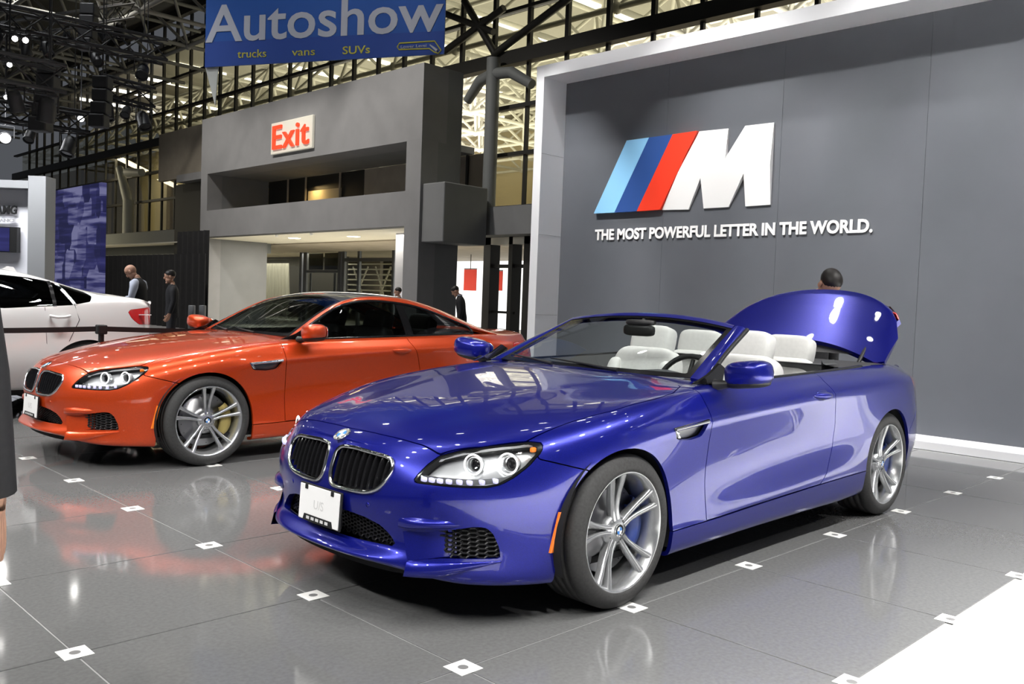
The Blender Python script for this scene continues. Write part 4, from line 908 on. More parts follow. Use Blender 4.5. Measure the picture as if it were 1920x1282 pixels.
# back of the upper slot
bx('slot_back', 'beige', XB-.09, XB-.02, 17.2, 23.6, 3.36, 5.75, por); bx('slot_back', 'mullion', XB-.09, XB-.02, 23.61, 30.2, 3.36, 5.75, por)
for y in (18.1, 18.6): bx('slot_post', 'mullion', XB-.16, XB-.10, y, y+.09, 3.36, 5.75, por)
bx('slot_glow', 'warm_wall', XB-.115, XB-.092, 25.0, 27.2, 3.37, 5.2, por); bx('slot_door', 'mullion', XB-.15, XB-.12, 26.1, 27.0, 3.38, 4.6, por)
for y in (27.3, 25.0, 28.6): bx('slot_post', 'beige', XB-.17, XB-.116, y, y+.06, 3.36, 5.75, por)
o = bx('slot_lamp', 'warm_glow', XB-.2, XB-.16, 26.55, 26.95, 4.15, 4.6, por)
area('slot_light', (XB-.5, 26.6, 5.3), (XB-.2, 26.5, 3.6), .6, .6, 12, (1, .7, .3))
# lower entrance: glass screen, doors, curtain (set out on the plane of the glass)
scr = S_(empty('window_1', (XG, 24, 0)))
def YG(px, x=XG): return on_x(px, 520, x).y
def sb(name, m, x0, x1, pa, pb, z0, z1, plane=XG):
    a, b = sorted((YG(pa, plane), YG(pb, plane))); o = bx(name, m, x0, x1, a, b, z0, z1); o.parent = scr; o.matrix_parent_inverse = Matrix.Translation(-scr.location); return o
for a, b, m in ((449, 452, 'mullion'), (453, 458, 'alloy_dark'), (563, 567, 'alloy_dark'), (570, 576, 'alloy_dark'), (635, 640, 'alloy_dark'), (642, 647, 'alloy_dark'), (671, 675, 'alloy_dark'), (736, 740, 'alloy_dark')): sb('screen_post', m, XG-.06, XG+.06, a, b, 0, 3.3)
sb('screen_rail', 'alloy_dark', XG-.05, XG+.05, 576, 635, 2.30, 2.42); sb('screen_rail', 'alloy_dark', XG-.05, XG+.05, 647, 736, 2.80, 2.95); sb('screen_rail', 'alloy_dark', XG-.05, XG+.05, 458, 563, 2.95, 3.05)
for a, b in ((458.5, 562.5), (576.5, 634.5), (647.5, 670.5), (675.5, 735.5)): sb('screen_pane', 'hall_glass', XG-.01, XG+.01, a, b, .05, 3.3)
sb('transom_panel', 'mullion', XG+.02, XG+.04, 578, 604, 2.44, 3.2); sb('transom_panel', 'mullion', XG+.02, XG+.04, 607, 633, 2.44, 3.2); sb('door_leaf', 'alloy_dark', XG+.02, XG+.05, 580, 583, 0, 2.28); sb('door_leaf', 'alloy_dark', XG+.02, XG+.05, 625, 629, 0, 2.28)
S_(bx('wall_lobby', 'beige', 26.0, 26.2, 36, 75, 0, 3.3)); S_(bx('wall_lobby_dark', 'mullion', XG+3.0, XG+3.1, YG(650, XG+3.0), YG(440, XG+3.0), 0, 3.3))
for k in range(7): sb('reflected_rail', 'tube_lit', XG+1.4, XG+1.46, 652, 734, 1.30+.24*k, 1.36+.24*k, XG+1.4)  # pale bars imitate a truss reflected in the pane
for a, b in ((655, 690), (690, 662), (700, 733), (728, 704)):
    p, q = on_x(a, 585, XG+1.45), on_x(b, 500, XG+1.45); mb = MB(); mb.tube([p, q], .04, 6); o = mb.build('reflected_brace', 'tube_lit', scr); o.matrix_parent_inverse = Matrix.Translation(-scr.location)  # tubes imitate the diagonals of the reflected truss
cu = MB(); G = []; ya, yb = YG(543, XG+1.4), YG(488, XG+1.4)
for i in range(61): y = ya+(yb-ya)*i/60; G.append([(XG+1.4+.06*math.sin(i*.9), y+.25*(k/4-.5)*(1-i/30), .2+k*.66) for k in range(5)])
cu.grid(G); tag(cu.build('curtain', 'curtain'), 'pale grey curtain hanging behind the entrance glass', 'curtain')
S_(bx('floor_lobby', 'soffit', XE+.3, 26, 17.6, 60, -.005, .002)); S_(bx('ceiling_lobby', 'soffit', XE+.95, 26, 30.42, 60, 3.30, 3.345))  # lobby floor slab made pale to bounce light up onto the soffit
sb('lobby_pier', 'booth_white', XE+1.2, XE+1.5, 740, 757, 0, 3.3, XE+1.2); sb('lobby_pier', 'soffit', XE+2.6, XE+2.9, 428, 446, 0, 3.3, XE+2.6)
for px, py in ((552, 447), (663, 444), (715, 454), (508, 460), (754, 464), (653, 467), (483, 467)):
    d = ray(px, py); p = CAMP+d*((3.29-CAMP.z)/d.z); mb = MB(); mb.lathe([(0, 3.292), (.19, 3.292), (.22, 3.299)], 'z', 20, (p.x, p.y, 0)); tag(mb.build('downlight', 'downlight'), 'small round recessed downlight in the entrance ceiling under the exit sign', 'downlight', 'downlights in the entrance ceiling')
area('entrance_fill', (15.6, 24, 3.25), (15.6, 24, 0), 3.0, 10, 620, (1, .95, .84)); area('entrance_fill', (21.4, 42, 3.2), (21.4, 42, 0), 2.0, 18, 700, (1, .95, .84))  # fills without fixtures, added to brighten the entrance and the curtain
for y in (25.1, 22.9):
    mb = MB(); mb.sq((13.6, y, 3.27), (.10, .10, .10), .6, .6); mb.tube([(13.6, y, 3.30), (13.6, y, 3.36)], .02, 6); tag(mb.build('door_sensor', 'exit_white'), 'little pale sensor fixed at the top edge of the entrance opening', 'sensor', 'sensors over the entrance')
# exit sign
ex = empty('exit_sign', (XE, 24, 6.5)); tag(ex, 'lit sign with red Exit lettering on the concrete portal', 'sign')
def ep(o): o.matrix_parent_inverse = Matrix.Translation(-ex.location); return o
ep(bx('sign_box', 'exit_white', XE-.10, XE-.004, 22.70, 25.30, 6.02, 7.08, ex, .02))
tm = text_mesh('Exit', 1, .06, .008, 'LEFT', 1.06); xx = [v.co.x for v in tm.vertices]; yy = [v.co.y for v in tm.vertices]
mb = MB(); mb.add([(XE-.13-v.co.z, 25.13-(v.co.x-min(xx))/(max(xx)-min(xx))*2.28, 6.16+(v.co.y-min(yy))/(max(yy)-min(yy))*.80) for v in tm.vertices], [tuple(f.vertices) for f in tm.polygons]); ep(mb.build('sign_lettering', 'exit_red', ex))
# ---- glass curtain wall along the hall
XC = 16.2
cw = S_(empty('wall_curtain', (XC, 20, 0)))
def cb(name, m, *a, b=0.):
    o = bx(name, m, *a, b=b); o.parent = cw; o.matrix_parent_inverse = Matrix.Translation(-cw.location); return o
Y0 = 9.94; SPC = 1.46; NB = 36
mb = MB(); mb.box(-.06, .06, -.065, .065, 8.2, 14.0); MUL_U = mb.mesh('mullion'); mb = MB(); mb.box(-.05, .05, -.05, .05, 4.0, 8.2); MUL_L = mb.mesh('mullion')
mb = MB(); mb.box(-.006, .006, .02, SPC-.02, 0, 1); PANE = mb.mesh('pane')
rows = [(4.15, 5.55), (5.70, 6.92), (7.08, 8.18), (8.62, 9.72), (9.86, 11.2), (11.34, 12.7)]
for i in range(-4, NB):
    y = Y0+SPC*i
    o = link('mullion', MUL_U, 'mullion', cw, loc=(0, y-20, 0))
    if not (17.0 < y < 30.4): link('mullion', MUL_L, 'mullion', cw, loc=(0, y-20, 0))
    for a, b in rows:
        if b < 8.3 and (16.9 < y+SPC*.5 < 30.6 or y < 12): continue
        if a > 9 and y > 40: continue
        o = link('pane', PANE, 'hall_glass', cw, loc=(0, y-20, a)); o.scale = (1, 1, b-a)
for z0, z1, d in ((8.2, 8.60, .22), (9.74, 9.84, .12), (11.22, 11.32, .12), (12.72, 12.9, .12)): cb('transom', 'mullion', XC-d, XC+.1, 2, 64, z0, z1)
for z0, z1 in ((6.94, 7.06), (5.57, 5.68), (4.0, 4.13)): cb('transom', 'mullion', XC-.10, XC+.10, 2, 17.1, z0, z1); cb('transom', 'mullion', XC-.10, XC+.10, 30.5, 64, z0, z1)
cb('slab_edge', 'concrete2', XC-.85, XC+.25, 2, 17.15, 3.20, 4.0); cb('slab_edge', 'column', XC-.85, XC+.25, 30.5, 64, 2.9, 4.0)
cb('door_soffit', 'soffit', XC-.2, XC+5, 2, 17.15, 2.98, 3.19); cb('door_head', 'mullion', XC-.1, XC+.1, 2, 17.15, 2.30, 2.40)
for y, w in ((17.05, .30), (16.05, .16), (15.30, .42), (13.4, .3), (11.5, .3)): cb('door_post', 'mullion', XC-.2, XC+.2, y-w/2, y+w/2, 0, 3.2)
for y in (16.55, 14.35): cb('door_rail', 'mullion', XC-.04, XC+.04, y-.6, y+.6, .95, 1.02)
for a, b in (((870, 0), (928, 100)), ((833, 97), (945, 15)), ((925, 103), (1070, -6)), ((833, 25), (925, 60))):
    mb = MB(); mb.tube([on_x(*a, XC-.28), on_x(*b, XC-.28)], .11, 6); o = mb.build('brace', 'mullion', cw); o.matrix_parent_inverse = Matrix.Translation(-cw.location)
mb = MB(); mb.box(XC-.34, XC-.1, 2, 64, 13.9, 14.3); mb.build('head_beam', 'mullion', cw).matrix_parent_inverse = Matrix.Translation(-cw.location)
def col(px, py, m, r, z0, z1, arms, label):
    p = on_x(px, py, XC-.55); c = empty('column', (p.x, p.y, 0)); tag(c, label, 'column'); mb = MB(); mb.tube([(0, 0, z0), (0, 0, z1)], r, 16); mb.build('shaft', m, c)
    for a in arms: mb = MB(); mb.tube([Vector(q) for q in a], [r*.85]*(len(a)-1)+[r*.7], 12); mb.build('bracket_arm', m, c)
    return c
col(919, 300, 'column', .20, 4.0, 8.35, [[(0, 0, 7.9), (.05, -.7, 7.85), (.1, -1.5, 7.4)], [(0, 0, 7.9), (.05, .6, 7.8), (.1, 1.2, 7.3)]], 'dark grey column with bracket arms beside the concrete portal')
col(240, 420, 'pale_column', .26, 4.0, 5.7, [[(0, 0, 5.5), (0, .5, 6.3), (0, 1.2, 7.4)], [(0, .2, 7.1), (0, -1.6, 6.95)]], 'pale branching column behind the black drape')
# ---- the bright hall beyond the glass
S_(bx('ceiling_far', 'roof_far', XC+.4, 40, -4, 66, 13.2, 13.4)); S_(bx('wall_far', 'warm_wall', 39.8, 40, -4, 66, 0, 13.2)); S_(bx('floor_gallery', 'beige', XC+.3, 40, -4, 66, 3.25, 3.95))
lf = []
for i in range(5):
    for j in range(13):
        mb = MB(); mb.bev(-1.5, 1.5, -.17, .17, -.06, .06, .03); me = lf[0] if lf else mb.mesh('strip_light')
        if not lf: lf.append(me)
        o = link('strip_light', me, 'strip_on', loc=(19.5+4.2*i, 2.5+4.6*j, 13.135)); tag(o, 'warm strip light glowing under the far hall roof behind the glass wall', 'strip light', 'strip lights in the far hall')
def space_frame(name, label, m, X0, X1, Y0_, Y1, z0, z1, step, r):
    t = empty(name, (X0, Y0_, z0)); tag(t, label, 'space frame'); inv = Matrix.Translation(-t.location)
    nx, ny = int((X1-X0)/step), int((Y1-Y0_)/step); h = step/2
    def tb(a, b): mb = MB(); mb.tube([a, b], r, 6); o = mb.build('chord_tube', m, t); o.matrix_parent_inverse = inv
    for i in range(nx+1): tb((X0+i*step, Y0_, z0), (X0+i*step, Y1, z0))
    for j in range(ny+1): tb((X0, Y0_+j*step, z0), (X1, Y0_+j*step, z0))
    for i in range(nx): tb((X0+i*step+h, Y0_, z1), (X0+i*step+h, Y1, z1))
    for j in range(ny): tb((X0, Y0_+j*step+h, z1), (X1, Y0_+j*step+h, z1))
    mb = MB()
    for i in range(nx):
        for j in range(ny):
            c = (X0+i*step+h, Y0_+j*step+h, z1)
            for a in (0, 1):
                for b in (0, 1): mb.tube([(X0+(i+a)*step, Y0_+(j+b)*step, z0), c], r*.8, 5, caps=False)
    o = mb.build('web_tubes', m, t); o.matrix_parent_inverse = inv; o['kind'] = 'stuff'
    mb = MB()
    for i in range(nx+1):
        for j in range(ny+1): mb.sq((X0+i*step, Y0_+j*step, z0), (r*4, r*4, r*4), 1, 1, None, 4, 8)
    o = mb.build('node_balls', m, t); o.matrix_parent_inverse = inv; o['kind'] = 'stuff'
space_frame('space_frame', 'pale space frame lit warm beyond the glass wall', 'tube_lit', 17.4, 38, 0, 60, 9.6, 11.8, 3.4, .09)
space_frame('space_frame', 'grey space frame roof over the dark hall', 'tube', -20, 15.6, 19, 73, 10.6, 12.6, 3.0, .075)
S_(bx('ceiling', 'roof_deck', -40, XC, -16, 75, 14.3, 14.5))
area('far_hall_fill', (26, 22, 8.0), (26, 22, 14), 14, 46, 6000, (1, .95, .82)); area('far_hall_fill', (26, 22, 9.0), (26, 22, 0), 14, 46, 2200, (1, .95, .82))  # unseen fills added to light the far roof and floor
S_(bx('wall_gallery', 'warm_wall', 19.0, 19.2, 31, 75, 3.95, 9.0)); area('gallery_fill', (17.6, 46, 8.6), (18.9, 46, 5.0), 1.0, 24, 700, (1, .88, .60))  # fill light added with this wall to make the panes look warm
for k in range(7): bx('gallery_post', 'beige', 18.6, 18.8, 33+k*4.2, 33.5+k*4.2, 3.95, 8.8, cw).matrix_parent_inverse = Matrix.Translation(-cw.location)
# outside beyond the doors
S_(bx('daylight_backdrop', 'bright_out', 27, 27.2, 8, 34, 0, 3.2))  # glowing panel stands in for daylight outside
for a, b, c, d in ((871, 505, 893, 545), (918, 508, 942, 545)):
    p, q = on_x(a, b, 20.0), on_x(c, d, 20.0); mb = MB(); mb.box(19.98, 20.0, q.y, p.y, q.z, p.z); o = mb.build('hanging_banner', 'red_banner'); tag(o, 'red hanging banner outside beyond the glass doors', 'banner', 'red banners outside the doors')
    mb = MB(); mb.tube([(19.99, p.y, p.z+.02), (19.99, q.y, p.z+.02)], .02, 6); mb.tube([(19.99, (p.y+q.y)/2, p.z), (19.99, (p.y+q.y)/2, 3.0)], .015, 6); mb.build('banner_rod', 'mullion', o)
# ---- hanging direction banner
bl = at_depth(384, 126, 16.0); ang = math.radians(-61); bd = Vector((math.cos(ang), math.sin(ang), 0)); bn = Vector((bd.y, -bd.x, 0))
if bn.dot(CF) > 0: bn = -bn
def on_b(x, y, off=0.): d = ray(x, y); return CAMP+d*((bl+bn*off-CAMP).dot(bn)/d.dot(bn))
def buv(x, y): p = on_b(x, y)-bl; return p.dot(bd), p.z
BW = buv(832, 101)[0]; ban = empty('direction_banner', bl); tag(ban, 'blue hanging banner reading Autoshow above trucks vans SUVs', 'banner')
def bq(poly, m, name, off, th=.01):
    mb = MB(); n = len(poly); V = [bd*u+Vector((0, 0, z))+bn*(off+s_) for s_ in (0, -th) for u, z in poly]; mb.add(V, [tuple(range(n)), tuple(range(2*n-1, n-1, -1))]+[(i, i+n, (i+1) % n+n, (i+1) % n) for i in range(n)]); return mb.build(name, m, ban)
zb0, zb1 = buv(384, 79)[1], buv(832, 58)[1]; zr = buv(832, 101)[1]
bq([(0, 0), (BW, zr), (BW, zr+3.2), (0, 3.2)], 'banner_blue', 'banner_cloth', 0, .03); bq([(0, .0), (BW, zr), (BW, zb1), (0, zb0)], 'banner_band', 'banner_band', .004, .003)
def btext(txt, x0, y0, x1, y1, hpx, m, name, bold=0., sp=1.):
    tm = text_mesh(txt, 1, .01, bold, 'LEFT', sp); X_ = [v.co.x for v in tm.vertices]; u0, z0 = buv(x0, y0); u1, z1 = buv(x1, y1); h = buv(x0, y0-hpx)[1]-z0; cap = .729; mb = MB()
    a, b = min(X_), max(X_)
    for f in (0,): mb.add([bd*(u0+(v.co.x-a)/(b-a)*(u1-u0))+Vector((0, 0, z0+(v.co.x-a)/(b-a)*(z1-z0)+v.co.y/cap*h))+bn*(.012+v.co.z) for v in tm.vertices], [tuple(f.vertices) for f in tm.polygons])
    return mb.build(name, m, ban)
btext('Autoshow', 386, 79.5, 831, 56.5, 71, 'banner_text', 'banner_heading', .012, 1.0); btext('trucks', 446, 109, 500, 107, 15.5, 'banner_yellow', 'banner_word'); btext('vans', 548, 105, 591, 103.5, 15, 'banner_yellow', 'banner_word'); btext('SUVs', 643, 102, 694, 99.5, 15, 'banner_yellow', 'banner_word', .01)
ol = [(748, 93), (745, 88), (749, 81), (815, 77), (827, 94), (822, 100), (815, 98), (805, 91)]
mb = MB(); mb.tube([on_b(x, y, .014)-bl for x, y in ol], .012, 6, True); mb.build('banner_outline', 'banner_yellow', ban); btext('Lower Level', 752, 91, 800, 88, 5.5, 'banner_text', 'banner_small_word')
mb = MB(); mb.tube([on_b(806, 84, .014)-bl, on_b(820, 95, .014)-bl], [.012, .03], 6); mb.build('banner_arrow', 'banner_text', ban)
mb = MB(); mb.tube([(0, 0, 3.2), (0, 0, 6.5)], .01, 5); mb.tube([bd*BW+Vector((0, 0, zr+3.2)), bd*BW+Vector((0, 0, 6.5))], .01, 5); mb.build('banner_cable', 'rig', ban)
P3 = [on_b(x, y, -.05)-bl for x, y in ((385, 126.5), (409, 126), (403, 198))]; V = P3+[v-bn*.02 for v in P3]; mb = MB(); mb.add(V, [(0, 1, 2), (5, 4, 3), (0, 3, 4, 1), (1, 4, 5, 2), (2, 5, 3, 0)]); mb.build('banner_pennant', 'pennant', ban)
# ---- tuning booth at the far left
bt = empty('display_booth', at_depth(20, 600, 16)*1.0); bt.location.z = 0; tag(bt, 'grey portal booth with white panel and black lettering', 'booth'); Fh = Vector((CF.x, CF.y, 0)).normalized(); Rh = Vector((Fh.y, -Fh.x, 0))
def bp(x, y, d): return at_depth(x, y, d)
def bbox(name, m, x0, x1, y0, y1, d, th, to_floor=False):
    a, b = bp(x0, y0, d), bp(x1, y1, d); u0, u1 = a.dot(Rh), b.dot(Rh); w = a.dot(Fh); z1, z0 = a.z, (0 if to_floor else b.z); mb = MB(); V = []
    for ww in (w, w+th):
        for u, z in ((u0, z0), (u1, z0), (u1, z1), (u0, z1)): V.append(Rh*u+Fh*ww+Vector((0, 0, z)))
    mb.add(V, [(0, 1, 2, 3), (7, 6, 5, 4), (0, 4, 5, 1), (1, 5, 6, 2), (2, 6, 7, 3), (3, 7, 4, 0)]); o = mb.build(name, m, bt); o.matrix_parent_inverse = Matrix.Translation(-bt.location); return o
bbox('portal_post', 'booth_grey', 53, 76, 329, 600, 16, .35, True); bbox('portal_beam', 'booth_grey', -260, 53, 327, 353, 16, .35); bbox('portal_post', 'booth_grey', -290, -260, 327, 600, 16, .7, True); bbox('white_panel', 'booth_white', -260, 53, 340, 600, 16.34, .1, True)
bbox('screen_box', 'text_black', -40, 30, 423, 473, 16.2, .12); bbox('screen_face', 'screen', -39, 16, 425, 471, 16.19, .005)
def wtext(txt, x0, y0, x1, h, d, m, name, shear=0.):
    tm = text_mesh(txt, 1, .02, .03, 'LEFT', 1, shear); X_ = [v.co.x for v in tm.vertices]; a, b = min(X_), max(X_); p, q = bp(x0, y0, d), bp(x1, y0, d); hz = bp(x0, y0-h, d).z-p.z; mb = MB()
    mb.add([p+(q-p)*((v.co.x-a)/(b-a))+Vector((0, 0, v.co.y/.729*hz))-Fh*v.co.z for v in tm.vertices], [tuple(f.vertices) for f in tm.polygons]); o = mb.build(name, m, bt); o.matrix_parent_inverse = Matrix.Translation(-bt.location)
wtext('AMG', -9, 401, 32, 16, 16.31, 'text_black', 'booth_lettering', .1); wtext('PERFORMANCE', -50, 416, 30, 6, 16.31, 'text_grey', 'booth_small_lettering')
o = bx('video_wall', 'screen', 5.5, 5.62, 18.84, 22.72, .05, 3.70); tag(o, 'tall blue video wall with streaky pattern beside the grey booth', 'video wall')
dr = MB(); G = []
for i in range(120): y = 25.0+i*.08; G.append([(11.0+.05*math.sin(i*1.1), y, z) for z in (.0, 1.3, 2.5)])
dr.grid(G); tag(dr.build('black_drape', 'black_drape'), 'low black drape behind the bald man', 'drape')
dr = MB(); G = []
for i in range(36): y = 25.6+i*.07; G.append([(11.4+.05*math.sin(i*1.1), y, z) for z in (.0, 1.6, 3.3)])
dr.grid(G); tag(dr.build('black_drape', 'black_drape'), 'taller black drape against the left side of the concrete portal', 'drape')
S_(bx('bay_shade', 'mullion', 14.6, 14.8, 30.75, 35.5, 0, 5.8)); S_(bx('trim_1', 'concrete', 14.2, 14.6, 30.75, 34.5, 5.8, 6.1)); S_(bx('wall_bay_side', 'beige', 14.7, 14.9, 30.75, 37.5, 6.1, 8.2))  # dark sheet imitates the shade in an open bay
for x0, x1 in ((353, 366), (371, 388)):
    a, b = at_depth(x0, 572, 17), at_depth(x1, 620, 17); mb = MB(); mb.bev(-.06, .06, -abs((b-a).length)*.1, abs((b-a).length)*.1, 0, a.z, .01); o = mb.build('pedestal', 'booth_grey', loc=((a.x+b.x)/2, (a.y+b.y)/2, 0), rot=(0, 0, YAW)); tag(o, 'narrow grey pedestal standing by the left pier of the portal', 'pedestal', 'grey pedestals by the portal')
# ---- lighting rigs
def box_truss(p, q, label, w=.30, n=None):
    t = empty('lighting_truss', p); tag(t, label, 'truss'); d = (q-p); L = d.length; d.normalize(); s_ = d.cross(Vector((0, 0, 1))).normalized()*w/2; u = Vector((0, 0, w/2)); cs = [s_+u, s_-u, -s_-u, -s_+u]
    for c in cs: mb = MB(); mb.tube([c, c+d*L], .026, 6); mb.build('chord', 'rig', t)
    mb = MB(); n = n or int(L/.3)
    for i in range(n):
        for a, b in ((0, 1), (1, 2), (2, 3), (3, 0)):
            k = (a, b) if i % 2 else (b, a); mb.tube([cs[k[0]]+d*(L*i/n), cs[k[1]]+d*(L*(i+1)/n)], .012, 4, caps=False)
    o = mb.build('lacing', 'rig', t); o['kind'] = 'stuff'
    for f in (.12, .88): mb = MB(); a = u+d*L*f; mb.tube([a, a+Vector((0, 0, 13.5-p.z-d.z*L*f))], .008, 4); mb.build('hoist_cable', 'rig', t)
    return t
mb = MB(); mb.lathe([(0, -.20), (.09, -.20), (.12, -.12), (.125, .10), (.135, .14), (.135, .16), (.11, .16), (.105, .13)], 'z', 18); HEADM = mb.mesh('lamp_body')
mb = MB(); mb.lathe([(0, .135), (.104, .135)], 'z', 18); LENSM = mb.mesh('lens')
mb = MB(); mb.tube([(-.17, 0, 0), (-.17, 0, -.26), (.17, 0, -.26), (.17, 0, 0)], .016, 6); mb.tube([(0, 0, -.26), (0, 0, -.36)], .02, 6); YOKE = mb.mesh('yoke')
def lamp(loc, target, label, group, on=True, power=0, angle=50, sc=1.):
    t = empty('spotlight', loc); tag(t, label, 'spotlight', group); d = (Vector(target)-Vector(loc)).normalized(); q = d.to_track_quat('Z', 'Y').to_euler(); t.scale = (sc,)*3
    link('yoke', YOKE, 'rig', t, rot=(PI, 0, q.z)); link('lamp_body', HEADM, 'rig', t, rot=q); link('lens', LENSM, 'lens_on' if on else 'gloss_black', t, rot=q)
    if power: spot('spot_beam', Vector(loc)+d*.2*sc, target, power, angle)
    return t
TR = [((-60, 20, 12), (310, 98, 13.5), 'long black truss highest over the dark hall'), ((-60, 118, 9.6), (115, 152, 10.3), 'short black truss hung below the longest truss'), ((-60, 196, 13), (165, 232, 14), 'black truss hung lowest above the grey booth'), ((185, 160, 14), (287, 186, 14.5), 'short black truss above the pale branching column'), ((-60, 70, 15), (240, 20, 19), 'black truss crossing behind the longest truss')]
for i, (a, b, l) in enumerate(TR):
    p, q = at_depth(*a), at_depth(*b); box_truss(p, q, l); n = max(3, int((q-p).length/.55))
    for k in range(n):
        sc_ = .55+.35*random.random(); c = p.lerp(q, (k+.5)/n)+Vector((0, 0, -.11-.36*sc_)); on = False
        tg = CAMP+Vector((0, 1.5, -1)) if on else c+Vector((random.uniform(-2, 3), random.uniform(-3, 1), -3))
        lamp(c, tg, ['lit spotlight', 'unlit black spotlight'][not on]+' hanging under the '+l.replace('long ', 'long ', 1), 'spotlights under the '+l+(' lit' if on else ' unlit'), on, sc=sc_)
for x, y, d, sc_, l in ((10, 258, 15.5, .8, 'small bright round lamp glowing just above the grey booth'), (152, 222, 16, .5, 'small lit lamp under the black truss above the video wall'), (28, 72, 12, .35, 'tiny lit lamp under the longest truss, outer one of a pair'), (48, 75, 12, .35, 'tiny lit lamp under the longest truss, inner one of a pair'), (18, 121, 12, .3, 'tiny lit lamp under the short black truss at its outer end'), (12, 182, 12.5, .3, 'tiny lit lamp just above the lowest black truss')):
    o = lamp(at_depth(x, y, d), CAMP+Vector((0, 1, -1)), l, None, True, sc=sc_); mb = MB() if sc_ > .4 or y in (121, 182) else None
    if mb: mb.tube([(0, 0, .3), (0, 0, (14.3-o.location.z)/sc_)], .012/sc_, 5); mb.build('drop_pipe', 'rig', o)
bc = bt.location-Fh*1.2; area('booth_fill', (bc.x, bc.y, 4.6), (bt.location.x, bt.location.y, 1.8), 2.5, .6, 210, (.96, .97, 1))  # fill without a fixture, added to whiten the booth panel
for (x, y, d, n, l) in ((92, 110, 12, 5, 'black stack of loudspeaker boxes hung left of the rig'), (168, 5, 14.8, 4, 'black stack of loudspeaker boxes hung by the long truss'), (193, 140, 13.5, 4, 'black stack of loudspeaker boxes above the video wall')):
    p = at_depth(x, y, d); t = empty('speaker_array', p); tag(t, l, 'loudspeaker'); t.rotation_euler.z = YAW
    for k in range(n): mb = MB(); mb.bev(-.11, .11, -.12, .12, -.02-.2*(k+1), -.03-.2*k, .02); o = mb.build('speaker_box', 'rig', t); o.location.x = -.012*k*k
    mb = MB(); mb.tube([(0, 0, 0), (0, 0, 13.5-p.z)], .01, 5); mb.build('hoist_cable', 'rig', t)
# stand rig: unseen lamps over the two cars, nose truss added to light the fronts
RIG = [('over the white floor', (-4.5, -2.6, 6.6), (7, -2.6, 6.6), 9, lambda c: (c.x*.7+.6, .4, .4), 330), ('between the two cars', (-4.5, 2.9, 7.0), (6.5, 2.9, 7.0), 9, lambda c: (c.x*.6+.6, 3.0, .2), 150), ('beside the white car', (-4.4, 8.6, 6.6), (4.5, 8.6, 6.6), 7, lambda c: (c.x*.8+.6, 5.6, .3), 260), ('added in front of the car noses', (-5.9, -2.2, 6.4), (-5.9, 8.2, 6.4), 7, lambda c: (.2, c.y*.8+.5, .4), 330)]
for where, a, b, n, tgf, pw in RIG:
    a, b = Vector(a), Vector(b); d = (b-a).normalized(); box_truss(a-d*.4, b+d*.4, 'black lighting truss spanning the stand '+where)
    for k in range(n): c = a.lerp(b, (k+.5)/n)+Vector((0, 0, -.535)); lamp(c, tgf(c), 'lit spotlight on the stand truss '+where, 'spotlights on the stand truss '+where, True, pw, 60)
def rig_line(a, b, label): box_truss(Vector(a), Vector(b), label)
rig_line((4.3, -3.4, 7.72), (4.3, 6.9, 7.72), 'black lighting truss parallel to the display wall, farther from it'); rig_line((5.7, -3.4, 7.72), (5.7, 6.9, 7.72), 'black lighting truss parallel to the display wall, nearer to it'); rig_line((-1.4, 5.5, 7.22), (2.9, 5.5, 7.22), 'short black lighting truss above the orange coupe'); rig_line((-2.6, -5.4, 6.12), (7.6, -5.4, 6.12), 'black lighting truss above the middle of the white floor')
for y in (4.4, 3.6, 1.6, .0, -1.7): lamp((4.3, y, 7.2), (XP, y*.75+.2, 1.2), 'lit spotlight aimed at the grey display wall', 'spotlights aimed at the display wall', True, 760, 48)
lamp((4.3, 6.3, 7.2), (7.1, 6.5, 2.2), 'unseen spotlight added to brighten the white pillar of the display wall', None, True, 1500, 40)  # lamp added to lift the white pillar
for y in (5.4, 3.7, 2.0, .3, -1.4): lamp((5.7, y, 7.2), (XF, y, 4.62), 'unseen spotlight added to brighten the white beam above the display wall', 'added spotlights aimed at the white beam', True, 260, 42)  # lamps added to lift the front of the beam
for x in (-.6, .7, 2.0): lamp((x, 5.5, 6.7), (x*.6+.5, 7.3, .9), 'unseen spotlight added to brighten the side of the white car', 'added spotlights aimed at the white car', True, 520, 46)  # lamps added to make the white car brighter
for x in (-1.5, 1.2, 3.9, 6.6): lamp((x, -5.4, 5.6), (x, -4.3, 0), 'unseen bright spotlight added to shine straight down on the white floor', 'added spotlights shining down on the white floor', True, 4200, 74)  # strong lamps added so the white floor reflects in the blue car
